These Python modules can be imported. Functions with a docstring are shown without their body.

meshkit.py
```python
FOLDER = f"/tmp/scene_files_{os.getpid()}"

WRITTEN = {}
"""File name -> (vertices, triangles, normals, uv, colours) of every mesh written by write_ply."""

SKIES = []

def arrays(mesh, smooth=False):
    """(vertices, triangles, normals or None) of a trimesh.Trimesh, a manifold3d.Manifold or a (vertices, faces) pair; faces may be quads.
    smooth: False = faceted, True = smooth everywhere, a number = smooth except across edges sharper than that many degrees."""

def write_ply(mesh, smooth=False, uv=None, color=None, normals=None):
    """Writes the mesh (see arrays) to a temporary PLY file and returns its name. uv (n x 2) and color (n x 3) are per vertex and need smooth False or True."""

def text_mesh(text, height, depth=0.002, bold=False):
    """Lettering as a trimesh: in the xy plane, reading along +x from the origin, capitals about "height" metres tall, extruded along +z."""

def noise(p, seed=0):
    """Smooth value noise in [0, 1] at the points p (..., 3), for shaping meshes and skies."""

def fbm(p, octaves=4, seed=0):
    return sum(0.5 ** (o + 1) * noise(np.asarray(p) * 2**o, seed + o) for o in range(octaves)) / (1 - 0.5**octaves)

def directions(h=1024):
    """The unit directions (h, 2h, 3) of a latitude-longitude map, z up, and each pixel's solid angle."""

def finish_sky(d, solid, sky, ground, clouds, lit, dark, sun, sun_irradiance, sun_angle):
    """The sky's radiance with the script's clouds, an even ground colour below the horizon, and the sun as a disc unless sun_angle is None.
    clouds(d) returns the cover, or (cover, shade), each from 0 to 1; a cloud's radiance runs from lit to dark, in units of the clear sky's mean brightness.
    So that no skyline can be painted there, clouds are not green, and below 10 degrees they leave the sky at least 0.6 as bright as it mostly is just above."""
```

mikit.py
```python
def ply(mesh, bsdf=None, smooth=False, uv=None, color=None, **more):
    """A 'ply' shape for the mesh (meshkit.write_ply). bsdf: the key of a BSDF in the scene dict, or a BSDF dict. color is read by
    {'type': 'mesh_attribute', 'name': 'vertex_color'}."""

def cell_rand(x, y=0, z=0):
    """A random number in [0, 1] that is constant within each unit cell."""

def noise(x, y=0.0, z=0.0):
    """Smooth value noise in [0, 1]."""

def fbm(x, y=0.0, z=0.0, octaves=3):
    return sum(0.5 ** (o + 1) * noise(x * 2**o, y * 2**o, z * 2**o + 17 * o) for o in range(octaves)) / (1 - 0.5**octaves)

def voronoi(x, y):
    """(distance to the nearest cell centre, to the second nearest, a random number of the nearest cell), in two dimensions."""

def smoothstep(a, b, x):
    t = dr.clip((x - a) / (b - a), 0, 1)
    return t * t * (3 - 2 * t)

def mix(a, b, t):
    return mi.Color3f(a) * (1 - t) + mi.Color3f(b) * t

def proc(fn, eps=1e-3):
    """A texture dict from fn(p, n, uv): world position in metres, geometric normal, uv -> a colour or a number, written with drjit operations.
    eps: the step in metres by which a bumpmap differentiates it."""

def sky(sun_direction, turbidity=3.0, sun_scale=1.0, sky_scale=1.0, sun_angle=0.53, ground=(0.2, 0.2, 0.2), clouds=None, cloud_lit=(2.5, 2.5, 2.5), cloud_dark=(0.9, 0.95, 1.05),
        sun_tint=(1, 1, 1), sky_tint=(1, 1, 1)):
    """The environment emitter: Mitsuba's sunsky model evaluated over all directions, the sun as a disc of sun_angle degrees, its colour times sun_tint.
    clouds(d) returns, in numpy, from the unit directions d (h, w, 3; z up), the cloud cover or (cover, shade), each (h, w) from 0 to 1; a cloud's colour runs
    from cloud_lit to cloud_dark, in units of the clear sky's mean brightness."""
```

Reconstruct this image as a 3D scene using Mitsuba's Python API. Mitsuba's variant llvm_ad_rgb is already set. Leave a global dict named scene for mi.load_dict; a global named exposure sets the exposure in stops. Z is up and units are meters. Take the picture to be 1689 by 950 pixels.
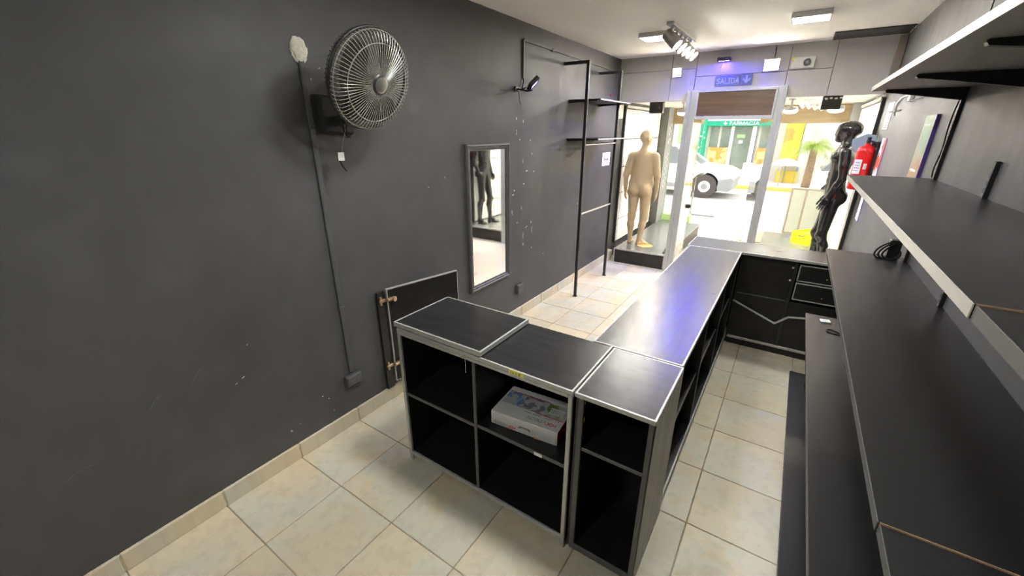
import math, random
import numpy as np, trimesh, drjit as dr, mitsuba as mi, mikit, meshkit
from mikit import proc, noise, fbm, cell_rand, smoothstep, mix

random.seed(7)
RNG = np.random.default_rng(7)
T = mi.ScalarTransform4f
scene, labels = {}, {}

# ------------------------------------------------------------------ camera, sky, exposure
EYE = np.array([0.0, 0.0, 2.012])
F_PX, YAW, PITCH = 675.8, 0.58783, 0.36662
FWD = np.array([-math.sin(YAW) * math.cos(PITCH), math.cos(YAW) * math.cos(PITCH), -math.sin(PITCH)])
scene['camera'] = {'type': 'perspective', 'fov': math.degrees(2 * math.atan(844.5 / F_PX)), 'fov_axis': 'x', 'near_clip': 0.02, 'far_clip': 400.0,
                   'to_world': T().look_at(origin=EYE.tolist(), target=(EYE + FWD).tolist(), up=[0, 0, 1])}
exposure = 0.43


def overcast(d):
    n = meshkit.fbm(d * 2.5 + 4.0, 4)
    return np.clip(0.75 + 0.5 * (n - 0.4), 0, 1), np.clip(1.4 * (n - 0.35), 0, 1) * 0.6


scene['sky'] = mikit.sky((-0.45, 0.35, 0.82), turbidity=4.0, sun_scale=3.0, sky_scale=8.0, clouds=overcast, cloud_lit=(2.6, 2.6, 2.55), cloud_dark=(1.6, 1.62, 1.65), sun_angle=20)

LED_PANEL = 105.0          # radiance of the two square ceiling panels
FLOOD = 430.0              # warm floods on the front wall
UV = 1700.0                 # violet floods
SPOT = 60.0               # mouths of the track heads
DISPLAY = 500.0            # round lamps in the display windows
SHOP_TUBE = 12.0

# ------------------------------------------------------------------ dimensions
XL, XR = -2.345, 0.70
YB, YF = -1.6, 6.30
ZC = 2.948
YS = 9.30                 # street line
ZD = 2.42                 # ceiling of the display windows


# ------------------------------------------------------------------ helpers
def M(name, color, rough=0.5, spec=0.5, metal=0.0, bump=None, bscale=0.001, eps=1e-3, coat=0.0, two=True, **kw):
    c = proc(color) if callable(color) else {'type': 'rgb', 'value': list(color)}
    b = {'type': 'principled', 'base_color': c, 'roughness': proc(rough) if callable(rough) else rough, 'metallic': metal, **kw}
    if not metal:
        b['specular'] = spec
    if coat:
        b['clearcoat'] = coat
        b['clearcoat_gloss'] = 0.9
    if bump is not None:
        b = {'type': 'bumpmap', 'arbitrary': proc(bump, eps), 'scale': bscale, 'bsdf': b}
    scene[name] = {'type': 'twosided', 'bsdf': b} if two else b
    return name


def cat(*ms):
    ms = [m for m in (ms[0] if len(ms) == 1 and isinstance(ms[0], (list, tuple)) else ms) if m is not None]
    return trimesh.util.concatenate(ms)


def box(x0, x1, y0, y1, z0, z1, b=0.0):
    if b <= 0:
        m = trimesh.creation.box(bounds=[[x0, y0, z0], [x1, y1, z1]])
        return m
    b = min(b, (x1 - x0) * 0.45, (y1 - y0) * 0.45, (z1 - z0) * 0.45)
    p = []
    for x, sx in ((x0, 1), (x1, -1)):
        for y, sy in ((y0, 1), (y1, -1)):
            for z, sz in ((z0, 1), (z1, -1)):
                p += [(x, y + sy * b, z + sz * b), (x + sx * b, y, z + sz * b), (x + sx * b, y + sy * b, z)]
    return trimesh.convex.convex_hull(np.array(p))


def hull(pts):
    return trimesh.convex.convex_hull(np.array(pts, float))


def cyl(p0, p1, r, r1=None, n=20, cap=True):
    p0, p1 = np.array(p0, float), np.array(p1, float)
    r1 = r if r1 is None else r1
    d = p1 - p0
    L = np.linalg.norm(d)
    d /= L
    a = np.cross(d, [0, 0, 1] if abs(d[2]) < 0.9 else [1, 0, 0])
    a /= np.linalg.norm(a)
    c = np.cross(d, a)
    th = np.arange(n) * 2 * np.pi / n
    ring = np.cos(th)[:, None] * a + np.sin(th)[:, None] * c
    v = np.vstack([p0 + r * ring, p1 + r1 * ring, [p0], [p1]])
    i = np.arange(n)
    j = (i + 1) % n
    f = np.vstack([np.stack([i, j, j + n], 1), np.stack([i, j + n, i + n], 1)])
    if cap:
        f = np.vstack([f, np.stack([j, i, i * 0 + 2 * n], 1), np.stack([i + n, j + n, i * 0 + 2 * n + 1], 1)])
    m = trimesh.Trimesh(v, f, process=False)
    m.remove_unreferenced_vertices()
    return m


def tube(points, r, n=6, closed=False):
    p = np.array(points, float)
    if closed:
        t = np.roll(p, -1, 0) - np.roll(p, 1, 0)
    else:
        t = np.gradient(p, axis=0)
    t /= np.linalg.norm(t, axis=1, keepdims=True) + 1e-12
    ref = np.array([0.31, 0.22, 0.92])
    if abs(t @ ref).max() > 0.97:
        ref = np.array([0.92, -0.31, 0.22])
    a = np.cross(t, ref)
    a /= np.linalg.norm(a, axis=1, keepdims=True)
    b = np.cross(t, a)
    th = np.arange(n) * 2 * np.pi / n
    rr = np.broadcast_to(r, (len(p),))[:, None, None]
    v = (p[:, None] + rr * (np.cos(th)[None, :, None] * a[:, None] + np.sin(th)[None, :, None] * b[:, None])).reshape(-1, 3)
    m = len(p)
    ii, jj = np.meshgrid(np.arange(m if closed else m - 1), np.arange(n), indexing='ij')
    i2, j2 = (ii + 1) % m, (jj + 1) % n
    q = np.stack([ii * n + jj, ii * n + j2, i2 * n + j2, i2 * n + jj], -1).reshape(-1, 4)
    f = np.vstack([q[:, [0, 1, 2]], q[:, [0, 2, 3]]])
    if not closed:
        k = np.arange(1, n - 1)
        f = np.vstack([f, np.stack([k * 0, k + 1, k], 1), np.stack([k * 0, k, k + 1], 1) + (m - 1) * n])
    return trimesh.Trimesh(v, f, process=False)


def spline(pts, n=40):
    from scipy.interpolate import CubicSpline
    p = np.array(pts, float)
    s = np.concatenate([[0], np.cumsum(np.linalg.norm(np.diff(p, axis=0), axis=1))])
    return CubicSpline(s, p)(np.linspace(0, s[-1], n))


def lathe(profile, n=32):
    """profile: (radius, height) pairs, turned round z."""
    pr = np.array(profile, float)
    th = np.arange(n) * 2 * np.pi / n
    v = np.stack([pr[:, None, 0] * np.cos(th), pr[:, None, 0] * np.sin(th), np.broadcast_to(pr[:, None, 1], (len(pr), n))], -1).reshape(-1, 3)
    ii, jj = np.meshgrid(np.arange(len(pr) - 1), np.arange(n), indexing='ij')
    q = np.stack([ii * n + jj, ii * n + (jj + 1) % n, (ii + 1) * n + (jj + 1) % n, (ii + 1) * n + jj], -1).reshape(-1, 4)
    return trimesh.Trimesh(v, np.vstack([q[:, [0, 1, 2]], q[:, [0, 2, 3]]]), process=False)


def extrude(poly, depth, origin, u, v):
    """2-D polygon in the (u, v) plane at origin, extruded along u x v."""
    from shapely.geometry import Polygon
    m = trimesh.creation.extrude_polygon(Polygon(poly) if not hasattr(poly, 'geom_type') else poly, depth, engine='earcut')
    u, v = np.array(u, float), np.array(v, float)
    R = np.eye(4)
    R[:3, 0], R[:3, 1], R[:3, 2], R[:3, 3] = u, v, np.cross(u, v), origin
    m.apply_transform(R)
    return m


def frame_mat(o, x, y, z):
    R = np.eye(4)
    R[:3, 0], R[:3, 1], R[:3, 2], R[:3, 3] = x, y, z, o
    return R


def text(s, h, o, u, v, depth=0.001, bold=False, center=False, width=None):
    m = meshkit.text_mesh(s, h, depth, bold)
    if width:
        w = m.bounds[1][0] - m.bounds[0][0]
        m.apply_scale([width / w, 1, 1])
    if center:
        c = m.bounds.mean(0)
        m.apply_translation([-c[0], -c[1], 0])
    u, v = np.array(u, float), np.array(v, float)
    m.apply_transform(frame_mat(o, u, v, np.cross(u, v)))
    return m


def rz(m, a, o=(0, 0, 0)):
    m = m.copy()
    m.apply_transform(trimesh.transformations.rotation_matrix(a, [0, 0, 1], o))
    return m


def key_of(name):
    if name not in scene and name not in labels:
        return name
    k = 1
    while f'{name}_{k:03d}' in scene or f'{name}_{k:03d}' in labels:
        k += 1
    return f'{name}_{k:03d}'


def thing(name, label, category, group=None):
    k = key_of(name)
    labels[k] = {'label': label, 'category': category}
    if group:
        labels[k]['group'] = group
    return k


def part(root, name, mesh, mat, smooth=False, label=None, stuff=False, **kw):
    k = key_of(f'{root}__{name}')
    scene[k] = mikit.ply(mesh, mat, smooth, **kw)
    if label or stuff:
        labels[k] = {}
        if label:
            labels[k]['label'] = label
        if stuff:
            labels[k]['kind'] = 'stuff'
    return k


def solo(name, label, category, mesh, mat, smooth=False, group=None, **kw):
    k = key_of(name)
    scene[k] = mikit.ply(mesh, mat, smooth, **kw)
    labels[k] = {'label': label, 'category': category}
    if group:
        labels[k]['group'] = group
    return k


def struct(name, mesh, mat, label, category, smooth=False, **kw):
    k = key_of(name)
    if mesh is not None:
        scene[k] = mikit.ply(mesh, mat, smooth, **kw)
    labels[k] = {'label': label, 'category': category, 'kind': 'structure'}
    return k


def lamp(rgb, power):
    return {'emitter': {'type': 'area', 'radiance': {'type': 'rgb', 'value': [float(c * power) for c in rgb]}}}


# ------------------------------------------------------------------ materials
def wall_fn(p, n, uv):
    a = fbm(p.x * 1.3 + 3, p.y * 1.3, p.z * 1.3, 3)
    b = fbm(p.x * 9, p.y * 9, p.z * 5, 3)
    s = smoothstep(0.60, 0.78, fbm(p.y * 3.1 + 7, p.z * 3.7, p.x, 3)) * 0.16
    return mix((0.056, 0.057, 0.060), (0.080, 0.080, 0.083), a) * (0.9 + 0.2 * b + s)


def wall_bump(p, n, uv):
    return fbm(p.x * 30, p.y * 30, p.z * 30, 3) + 0.4 * fbm(p.x * 3, p.y * 3, p.z * 3, 2)


def wall_r_fn(p, n, uv):
    a = fbm(p.y * 1.5, p.z * 2.2, 1.0, 3)
    b = fbm(p.y * 14, p.z * 5, 2.0, 3)
    return mix((0.085, 0.086, 0.086), (0.118, 0.119, 0.117), a) * (0.88 + 0.24 * b)


def ceil_fn(p, n, uv):
    a = fbm(p.x * 1.1, p.y * 1.1, 2.0, 3)
    return mix((0.84, 0.825, 0.755), (0.89, 0.875, 0.81), a)


TS = 0.45
TX0, TY0 = -0.113, -0.352


def tile_fn(p, n, uv):
    i, j = dr.floor((p.x - TX0) / TS), dr.floor((p.y - TY0) / TS)
    r1, r2 = cell_rand(i, j, 1), cell_rand(i, j, 2)
    a = fbm(p.x * 3.2 + 9 * r1, p.y * 3.2 + 5 * r2, r1 * 7, 4)
    b = fbm(p.x * 9 + 3 * r2, p.y * 9, r2 * 5, 3)
    d = smoothstep(0.50, 0.72, fbm(p.x * 26, p.y * 26, 3.0, 3))
    base = mix((0.62, 0.54, 0.385), (0.58, 0.56, 0.46), smoothstep(0.36, 0.66, a))
    base = mix(base, (0.62, 0.49, 0.31), 0.42 * smoothstep(0.58, 0.74, b))
    base = mix(base, (0.48, 0.48, 0.42), 0.40 * smoothstep(0.60, 0.80, fbm(p.x * 2.1 + 4 * r1, p.y * 2.4, 5.0, 3)))
    return base * (0.88 + 0.10 * r1) * (1 - 0.06 * d)


def tile_bump(p, n, uv):
    i, j = dr.floor((p.x - TX0) / TS), dr.floor((p.y - TY0) / TS)
    r1 = cell_rand(i, j, 1)
    return fbm(p.x * 7 + r1 * 9, p.y * 7, 1.0, 3) + 0.35 * fbm(p.x * 38, p.y * 38, 1.0, 2)


def grain(ax):
    def g(p):
        u, v = (p.x, p.y) if ax == 'x' else (p.y, p.x)
        w = v * 58 + 5.0 * fbm(u * 2.6, v * 5.5, p.z * 3, 3)
        return fbm(u * 5, w, p.z * 40, 3)
    return g


GX, GY = grain('x'), grain('y')


def grain_fn(g):
    def f(p, n, uv):
        s = smoothstep(0.35, 0.62, g(p))
        return mix((0.008, 0.008, 0.009), (0.0125, 0.0125, 0.014), s)
    return f


M('wall_paint', wall_fn, 0.55, 0.35, bump=wall_bump, bscale=0.0012)
M('right_wall_paint', wall_r_fn, 0.55, 0.35)
M('ceiling_paint', ceil_fn, 0.85, 0.2)
M('fascia_paint', lambda p, n, uv: mix((0.50, 0.48, 0.46), (0.56, 0.54, 0.52), fbm(p.x * 2, p.z * 2, 1.0, 3)), 0.6, 0.3)
M('trim_paint', (0.30, 0.26, 0.22), 0.6, 0.3)
M('tile', tile_fn, 0.42, 0.4, bump=tile_bump, bscale=0.0012)
M('grout', lambda p, n, uv: mix((0.25, 0.20, 0.14), (0.37, 0.32, 0.24), fbm(p.x * 8, p.y * 8, 1.0, 3)), 0.9, 0.1)
M('grout_pale', (0.62, 0.56, 0.44), 0.9, 0.1)
M('melamine_x', grain_fn(GX), 0.29, 0.65, bump=lambda p, n, uv: GX(p), bscale=0.00018, eps=6e-4)
M('melamine_y', grain_fn(GY), 0.29, 0.65, bump=lambda p, n, uv: GY(p), bscale=0.00018, eps=6e-4)
M('melamine_plain', lambda p, n, uv: mix((0.007, 0.007, 0.008), (0.013, 0.013, 0.014), fbm(p.x * 12, p.y * 12, p.z * 12, 3)), 0.38, 0.4)
M('shelf_black', lambda p, n, uv: mix((0.009, 0.009, 0.0095), (0.015, 0.015, 0.016), fbm(p.x * 5, p.y * 1.6, p.z, 3)), 0.36, 0.45)
M('board_grey', (0.30, 0.29, 0.275), 0.45, 0.4)
M('shelf_edge', (0.045, 0.045, 0.046), 0.45, 0.4)
M('shelf_edge_pale', (0.46, 0.44, 0.39), 0.45, 0.4)
M('edge_mid', (0.13, 0.13, 0.12), 0.45, 0.4)
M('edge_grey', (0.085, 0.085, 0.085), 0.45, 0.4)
M('aluminium', (0.45, 0.45, 0.435), 0.4, metal=0.45)
M('alu_frame', (0.47, 0.48, 0.48), 0.42, metal=0.35)
M('chrome', (0.75, 0.75, 0.74), 0.16, metal=1.0)
M('head_grey', (0.42, 0.42, 0.40), 0.32, metal=0.6)
M('steel_black', (0.018, 0.018, 0.019), 0.4, 0.45)
M('black_plastic', (0.014, 0.014, 0.016), 0.42, 0.45)
M('rubber', (0.02, 0.02, 0.02), 0.7, 0.3)
M('grey_plastic', (0.20, 0.20, 0.20), 0.5, 0.4)
M('white_plastic', (0.66, 0.66, 0.64), 0.45, 0.4)
M('white_paint', (0.80, 0.80, 0.77), 0.5, 0.4)
M('slat_white', (0.86, 0.86, 0.83), 0.45, 0.4)
M('plaster', lambda p, n, uv: mix((0.55, 0.53, 0.44), (0.80, 0.79, 0.71), fbm(p.x * 60, p.y * 60, p.z * 60, 3)), 0.9, 0.1)
M('chip_white', (0.50, 0.50, 0.46), 0.8, 0.2)
M('paper', (0.72, 0.73, 0.72), 0.7, 0.2)
M('ink_grey', (0.16, 0.16, 0.17), 0.6, 0.3)
M('ink_black', (0.02, 0.02, 0.02), 0.6, 0.3)
M('brass', (0.52, 0.38, 0.24), 0.35, metal=0.8)
M('wood_brown', lambda p, n, uv: mix((0.10, 0.062, 0.042), (0.17, 0.108, 0.074), fbm(p.x * 2.5, p.y * 2.5, p.z * 34, 3)), 0.22, 0.5)
M('soffit_brown', lambda p, n, uv: mix((0.26, 0.19, 0.10), (0.36, 0.27, 0.15), fbm(p.x * 3, p.y * 30, p.z * 30, 3)), 0.4, 0.4)
M('mirror', (0.93, 0.93, 0.90), 0.012, metal=1.0)
M('mirror_frame', (0.075, 0.075, 0.078), 0.4, 0.45)
scene['glass'] = {'type': 'thindielectric', 'int_ior': 1.5}
M('glass_edge', (0.34, 0.50, 0.36), 0.2, 0.5)
M('platform_top', (0.115, 0.125, 0.13), 0.22, 0.5)
M('platform_black', lambda p, n, uv: mix((0.012, 0.011, 0.011), (0.026, 0.024, 0.024), fbm(p.x * 4, p.z * 30, 1.0, 3)), 0.4, 0.4)
M('panel_grey', (0.46, 0.49, 0.46), 0.3, 0.5)
M('skin_tan', lambda p, n, uv: mix((0.50, 0.38, 0.235), (0.56, 0.43, 0.275), fbm(p.x * 6, p.y * 6, p.z * 6, 2)), 0.42, 0.4)
M('base_orange', (0.72, 0.42, 0.17), 0.4, 0.4)
M('gloss_black', (0.006, 0.006, 0.007), 0.045, 0.9, coat=1.0)
M('red_paint', (0.62, 0.012, 0.012), 0.28, 0.5, coat=0.4)
M('red_flat', (0.60, 0.03, 0.03), 0.5, 0.4)
M('blue_plastic', (0.30, 0.40, 0.54), 0.35, 0.5)
M('violet_body', (0.02, 0.02, 0.08), 0.4, 0.5)
M('yellow_plastic', (0.82, 0.84, 0.03), 0.4, 0.4)
M('yellow_sticker', (0.78, 0.70, 0.16), 0.6, 0.3)
M('sign_green', (0.02, 0.42, 0.24), 0.4, 0.4)
M('sign_plate', (0.13, 0.16, 0.18), 0.3, 0.5)
M('sign_letter', (0.42, 0.46, 0.50), 0.4, 0.5)
M('silver_wire', (0.42, 0.42, 0.38), 0.3, metal=0.9)
M('guard_wire', (0.50, 0.50, 0.45), 0.35, metal=0.5)
M('fan_black', (0.022, 0.022, 0.022), 0.35, 0.5)
M('fan_blade', (0.025, 0.024, 0.022), 0.7, 0.1)
M('lens_white', (0.8, 0.8, 0.8), 0.4, 0.4)
M('car_white', (0.82, 0.83, 0.83), 0.3, 0.5, coat=0.5)
M('car_grey', (0.30, 0.31, 0.32), 0.5, 0.4)
M('car_glass', (0.16, 0.18, 0.18), 0.08, 0.6)
M('tyre', (0.10, 0.09, 0.085), 0.8, 0.2)
M('asphalt', lambda p, n, uv: mix((0.40, 0.38, 0.35), (0.50, 0.48, 0.44), fbm(p.x * 2, p.y * 2, 1.0, 4)), 0.9, 0.1)
M('pavement', lambda p, n, uv: mix((0.50, 0.48, 0.44), (0.60, 0.58, 0.53), fbm(p.x * 3, p.y * 3, 1.0, 4)), 0.9, 0.1)
M('curb_yellow', lambda p, n, uv: mix((0.80, 0.52, 0.06), (0.78, 0.62, 0.22), fbm(p.x * 9, p.y * 9, p.z * 9, 3)), 0.7, 0.2)
M('facade_cream', lambda p, n, uv: mix((0.72, 0.69, 0.60), (0.80, 0.77, 0.69), fbm(p.x, p.y, p.z, 3)), 0.8, 0.2)
M('facade_white', (0.80, 0.80, 0.77), 0.7, 0.2)
M('facade_yellow', lambda p, n, uv: mix((0.80, 0.62, 0.10), (0.85, 0.42, 0.10), smoothstep(0.5, 0.62, fbm(p.x * 2.2, p.z * 2.2, 4.0, 3))), 0.7, 0.2)
M('facade_green', (0.42, 0.60, 0.28), 0.7, 0.2)
M('window_dark', lambda p, n, uv: mix((0.16, 0.20, 0.16), (0.32, 0.36, 0.30), fbm(p.x * 2.5, p.z * 2.5, 1.0, 3)), 0.15, 0.5)
M('poster_orange', lambda p, n, uv: mix((0.80, 0.40, 0.10), (0.85, 0.70, 0.35), smoothstep(0.4, 0.6, fbm(p.x * 4, p.z * 4, 1.0, 3))), 0.6, 0.2)
M('bark', lambda p, n, uv: mix((0.25, 0.18, 0.11), (0.40, 0.30, 0.20), fbm(p.x * 14, p.y * 14, p.z * 20, 3)), 0.9, 0.1)
scene['palm_leaf'] = {'type': 'twosided', 'bsdf': {'type': 'principled', 'base_color': {'type': 'rgb', 'value': [0.30, 0.42, 0.06]}, 'roughness': 0.5, 'specular': 0.4}}


def poster_fn(p, n, uv):
    a = smoothstep(0.42, 0.60, fbm(p.y * 5, p.z * 5, 1.0, 3))
    lo = mix((0.34, 0.28, 0.19), (0.38, 0.25, 0.14), a)
    hi = mix((0.24, 0.34, 0.24), (0.36, 0.37, 0.31), a)
    return mix(lo, hi, smoothstep(1.82, 1.96, p.z + 0.08 * fbm(p.y * 9, p.z * 9, 2.0, 2)))


M('poster_print', poster_fn, 0.5, 0.3)
M('poster_red', lambda p, n, uv: mix((0.70, 0.68, 0.64), (0.62, 0.10, 0.05), smoothstep(0.48, 0.56, fbm(p.y * 7, p.z * 7, 3.0, 2))), 0.5, 0.3)
M('poster_small', lambda p, n, uv: mix((0.62, 0.62, 0.58), (0.55, 0.50, 0.40), smoothstep(0.5, 0.6, fbm(p.y * 12, p.z * 12, 6.0, 2))), 0.5, 0.3)
M('violet_edge', (0.16, 0.10, 0.42), 0.5, 0.3)


def photo_a(p, n, uv):
    s = smoothstep(0.42, 0.58, fbm(p.x * 26, p.y * 26, 1.0, 3))
    return mix((0.10, 0.20, 0.42), (0.36, 0.40, 0.40), s)


def photo_b(p, n, uv):
    s = smoothstep(0.40, 0.60, fbm(p.x * 34, p.y * 34, 5.0, 3))
    return mix((0.16, 0.17, 0.22), (0.42, 0.40, 0.42), s)


def photo_c(p, n, uv):
    s = smoothstep(0.42, 0.58, fbm(p.x * 22, p.y * 22, 8.0, 3))
    return mix((0.12, 0.20, 0.05), (0.38, 0.42, 0.32), s)


M('photo_lake', photo_a, 0.4, 0.4)
M('photo_people', photo_b, 0.4, 0.4)
M('photo_garden', photo_c, 0.4, 0.4)
M('carton_white', lambda p, n, uv: mix((0.56, 0.56, 0.54), (0.64, 0.64, 0.62), fbm(p.x * 9, p.y * 9, p.z * 9, 3)), 0.45, 0.4)
M('carton_red', (0.42, 0.015, 0.03), 0.45, 0.4)
M('cardboard', (0.48, 0.32, 0.18), 0.8, 0.2)

# ------------------------------------------------------------------ the room
floor = struct('floor', box(XL - 0.2, XR + 0.2, YB - 0.2, 7.3, -0.14, -0.004), 'grout', 'beige stone-look tiled shop floor', 'floor')
G = 0.003
for i in range(-5, 2):
    for j in range(-3, 17):
        x0, x1 = max(TX0 + i * TS + G, XL), min(TX0 + (i + 1) * TS - G, XR)
        y0, y1 = max(TY0 + j * TS + G, YB), min(TY0 + (j + 1) * TS - G, 7.28)
        if x1 - x0 < 0.02 or y1 - y0 < 0.02:
            continue
        dz = RNG.uniform(-0.0008, 0.0)
        part(floor, 'tile', box(x0, x1, y0, y1, -0.012, dz, 0.0022), 'tile')

struct('ceiling', box(XL - 0.2, XR + 0.2, YB - 0.2, YF + 0.12, ZC, ZC + 0.15), 'ceiling_paint', 'off-white painted shop ceiling', 'ceiling')
wl = struct('wall_left', box(XL - 0.2, XL, YB - 0.2, YS, -0.12, ZC + 0.15), 'wall_paint', 'charcoal painted wall with scuffs and chipped paint on the left', 'wall')
wr = struct('wall_right', box(XR, XR + 0.2, YB - 0.2, YS, -0.12, ZC + 0.15), 'right_wall_paint', 'grey painted wall behind the black shelves on the right', 'wall')
part(wr, 'panel_joint', box(XR - 0.004, XR + 0.01, 3.552, 3.560, 2.24, ZC), 'steel_black', label='dark seam between two wall panels above the top shelf')
struct('wall_back', box(XL - 0.2, XR + 0.2, YB - 0.2, YB, -0.12, ZC + 0.15), 'wall_paint', 'charcoal painted wall at the rear of the shop', 'wall')

# skirting of cut tiles on the left wall
bl = struct('baseboard_left', box(XL, XL + 0.012, YB, 6.28, 0.0, 0.104), 'grout_pale', 'beige tile skirting along the charcoal left wall', 'baseboard')
for j in range(-3, 16):
    y0, y1 = max(TY0 + j * TS + 0.005, YB), min(TY0 + (j + 1) * TS - 0.005, 6.27)
    part(bl, 'tile', box(XL, XL + 0.02, y0, y1, 0.001, 0.110, 0.003), 'tile')
br_ = struct('baseboard_right', box(XR - 0.012, XR, 4.75, 6.28, 0.0, 0.104), 'tile', 'beige tile skirting at the foot of the grey right wall', 'baseboard')

# front wall panels above the display windows
FB = 2.385
wf = struct('wall_front', box(XL, XR, YF + 0.02, YF + 0.10, FB + 0.004, ZC), 'trim_paint', 'grey panelled front wall above the shop windows and door', 'wall')
cols = [(XL, -1.635), (-1.629, -1.325), (-1.319, -0.306), (-0.300, 0.125), (0.131, XR)]
for (a, b) in cols:
    if a > 0.1:
        part(wf, 'panel', box(a, b, YF, YF + 0.02, FB, ZC, 0.002), 'fascia_paint')
    else:
        zj = 2.765 if a < -1.4 else 2.672
        if -1.33 < a < -1.0:
            zj = 2.668
        part(wf, 'panel', box(a, b, YF, YF + 0.02, FB, zj - 0.002, 0.002), 'fascia_paint')
        part(wf, 'panel', box(a, b, YF + 0.002, YF + 0.02, zj + 0.002, ZC, 0.002), 'fascia_paint')
struct('trim_1', box(0.628, XR - 0.002, YF - 0.045, YF, FB, 2.925, 0.004), 'trim_paint', 'brown-grey corner strip between front wall and right wall', 'trim')
solo('ceiling_board', 'long black board fixed to the ceiling by the front right corner', 'board', box(0.06, 0.685, 5.82, 6.24, ZC - 0.012, ZC - 0.001, 0.003), 'steel_black')

# ceiling over display windows and entrance
struct('ceiling_display', box(XL, XR, YF + 0.1, YS, ZD, ZD + 0.08), 'white_paint', 'white ceiling of the display windows', 'ceiling')
struct('wall_upper', box(XL - 0.2, XR + 0.2, YS - 0.02, YS + 0.18, ZD, 4.2), 'facade_cream', 'shop front wall above the street windows', 'wall')
struct('roof_slab', box(XL - 0.2, XR + 0.2, YB - 0.2, YS + 0.18, ZC + 0.16, ZC + 0.3), 'facade_cream', 'flat roof slab over the shop', 'roof')

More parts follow.
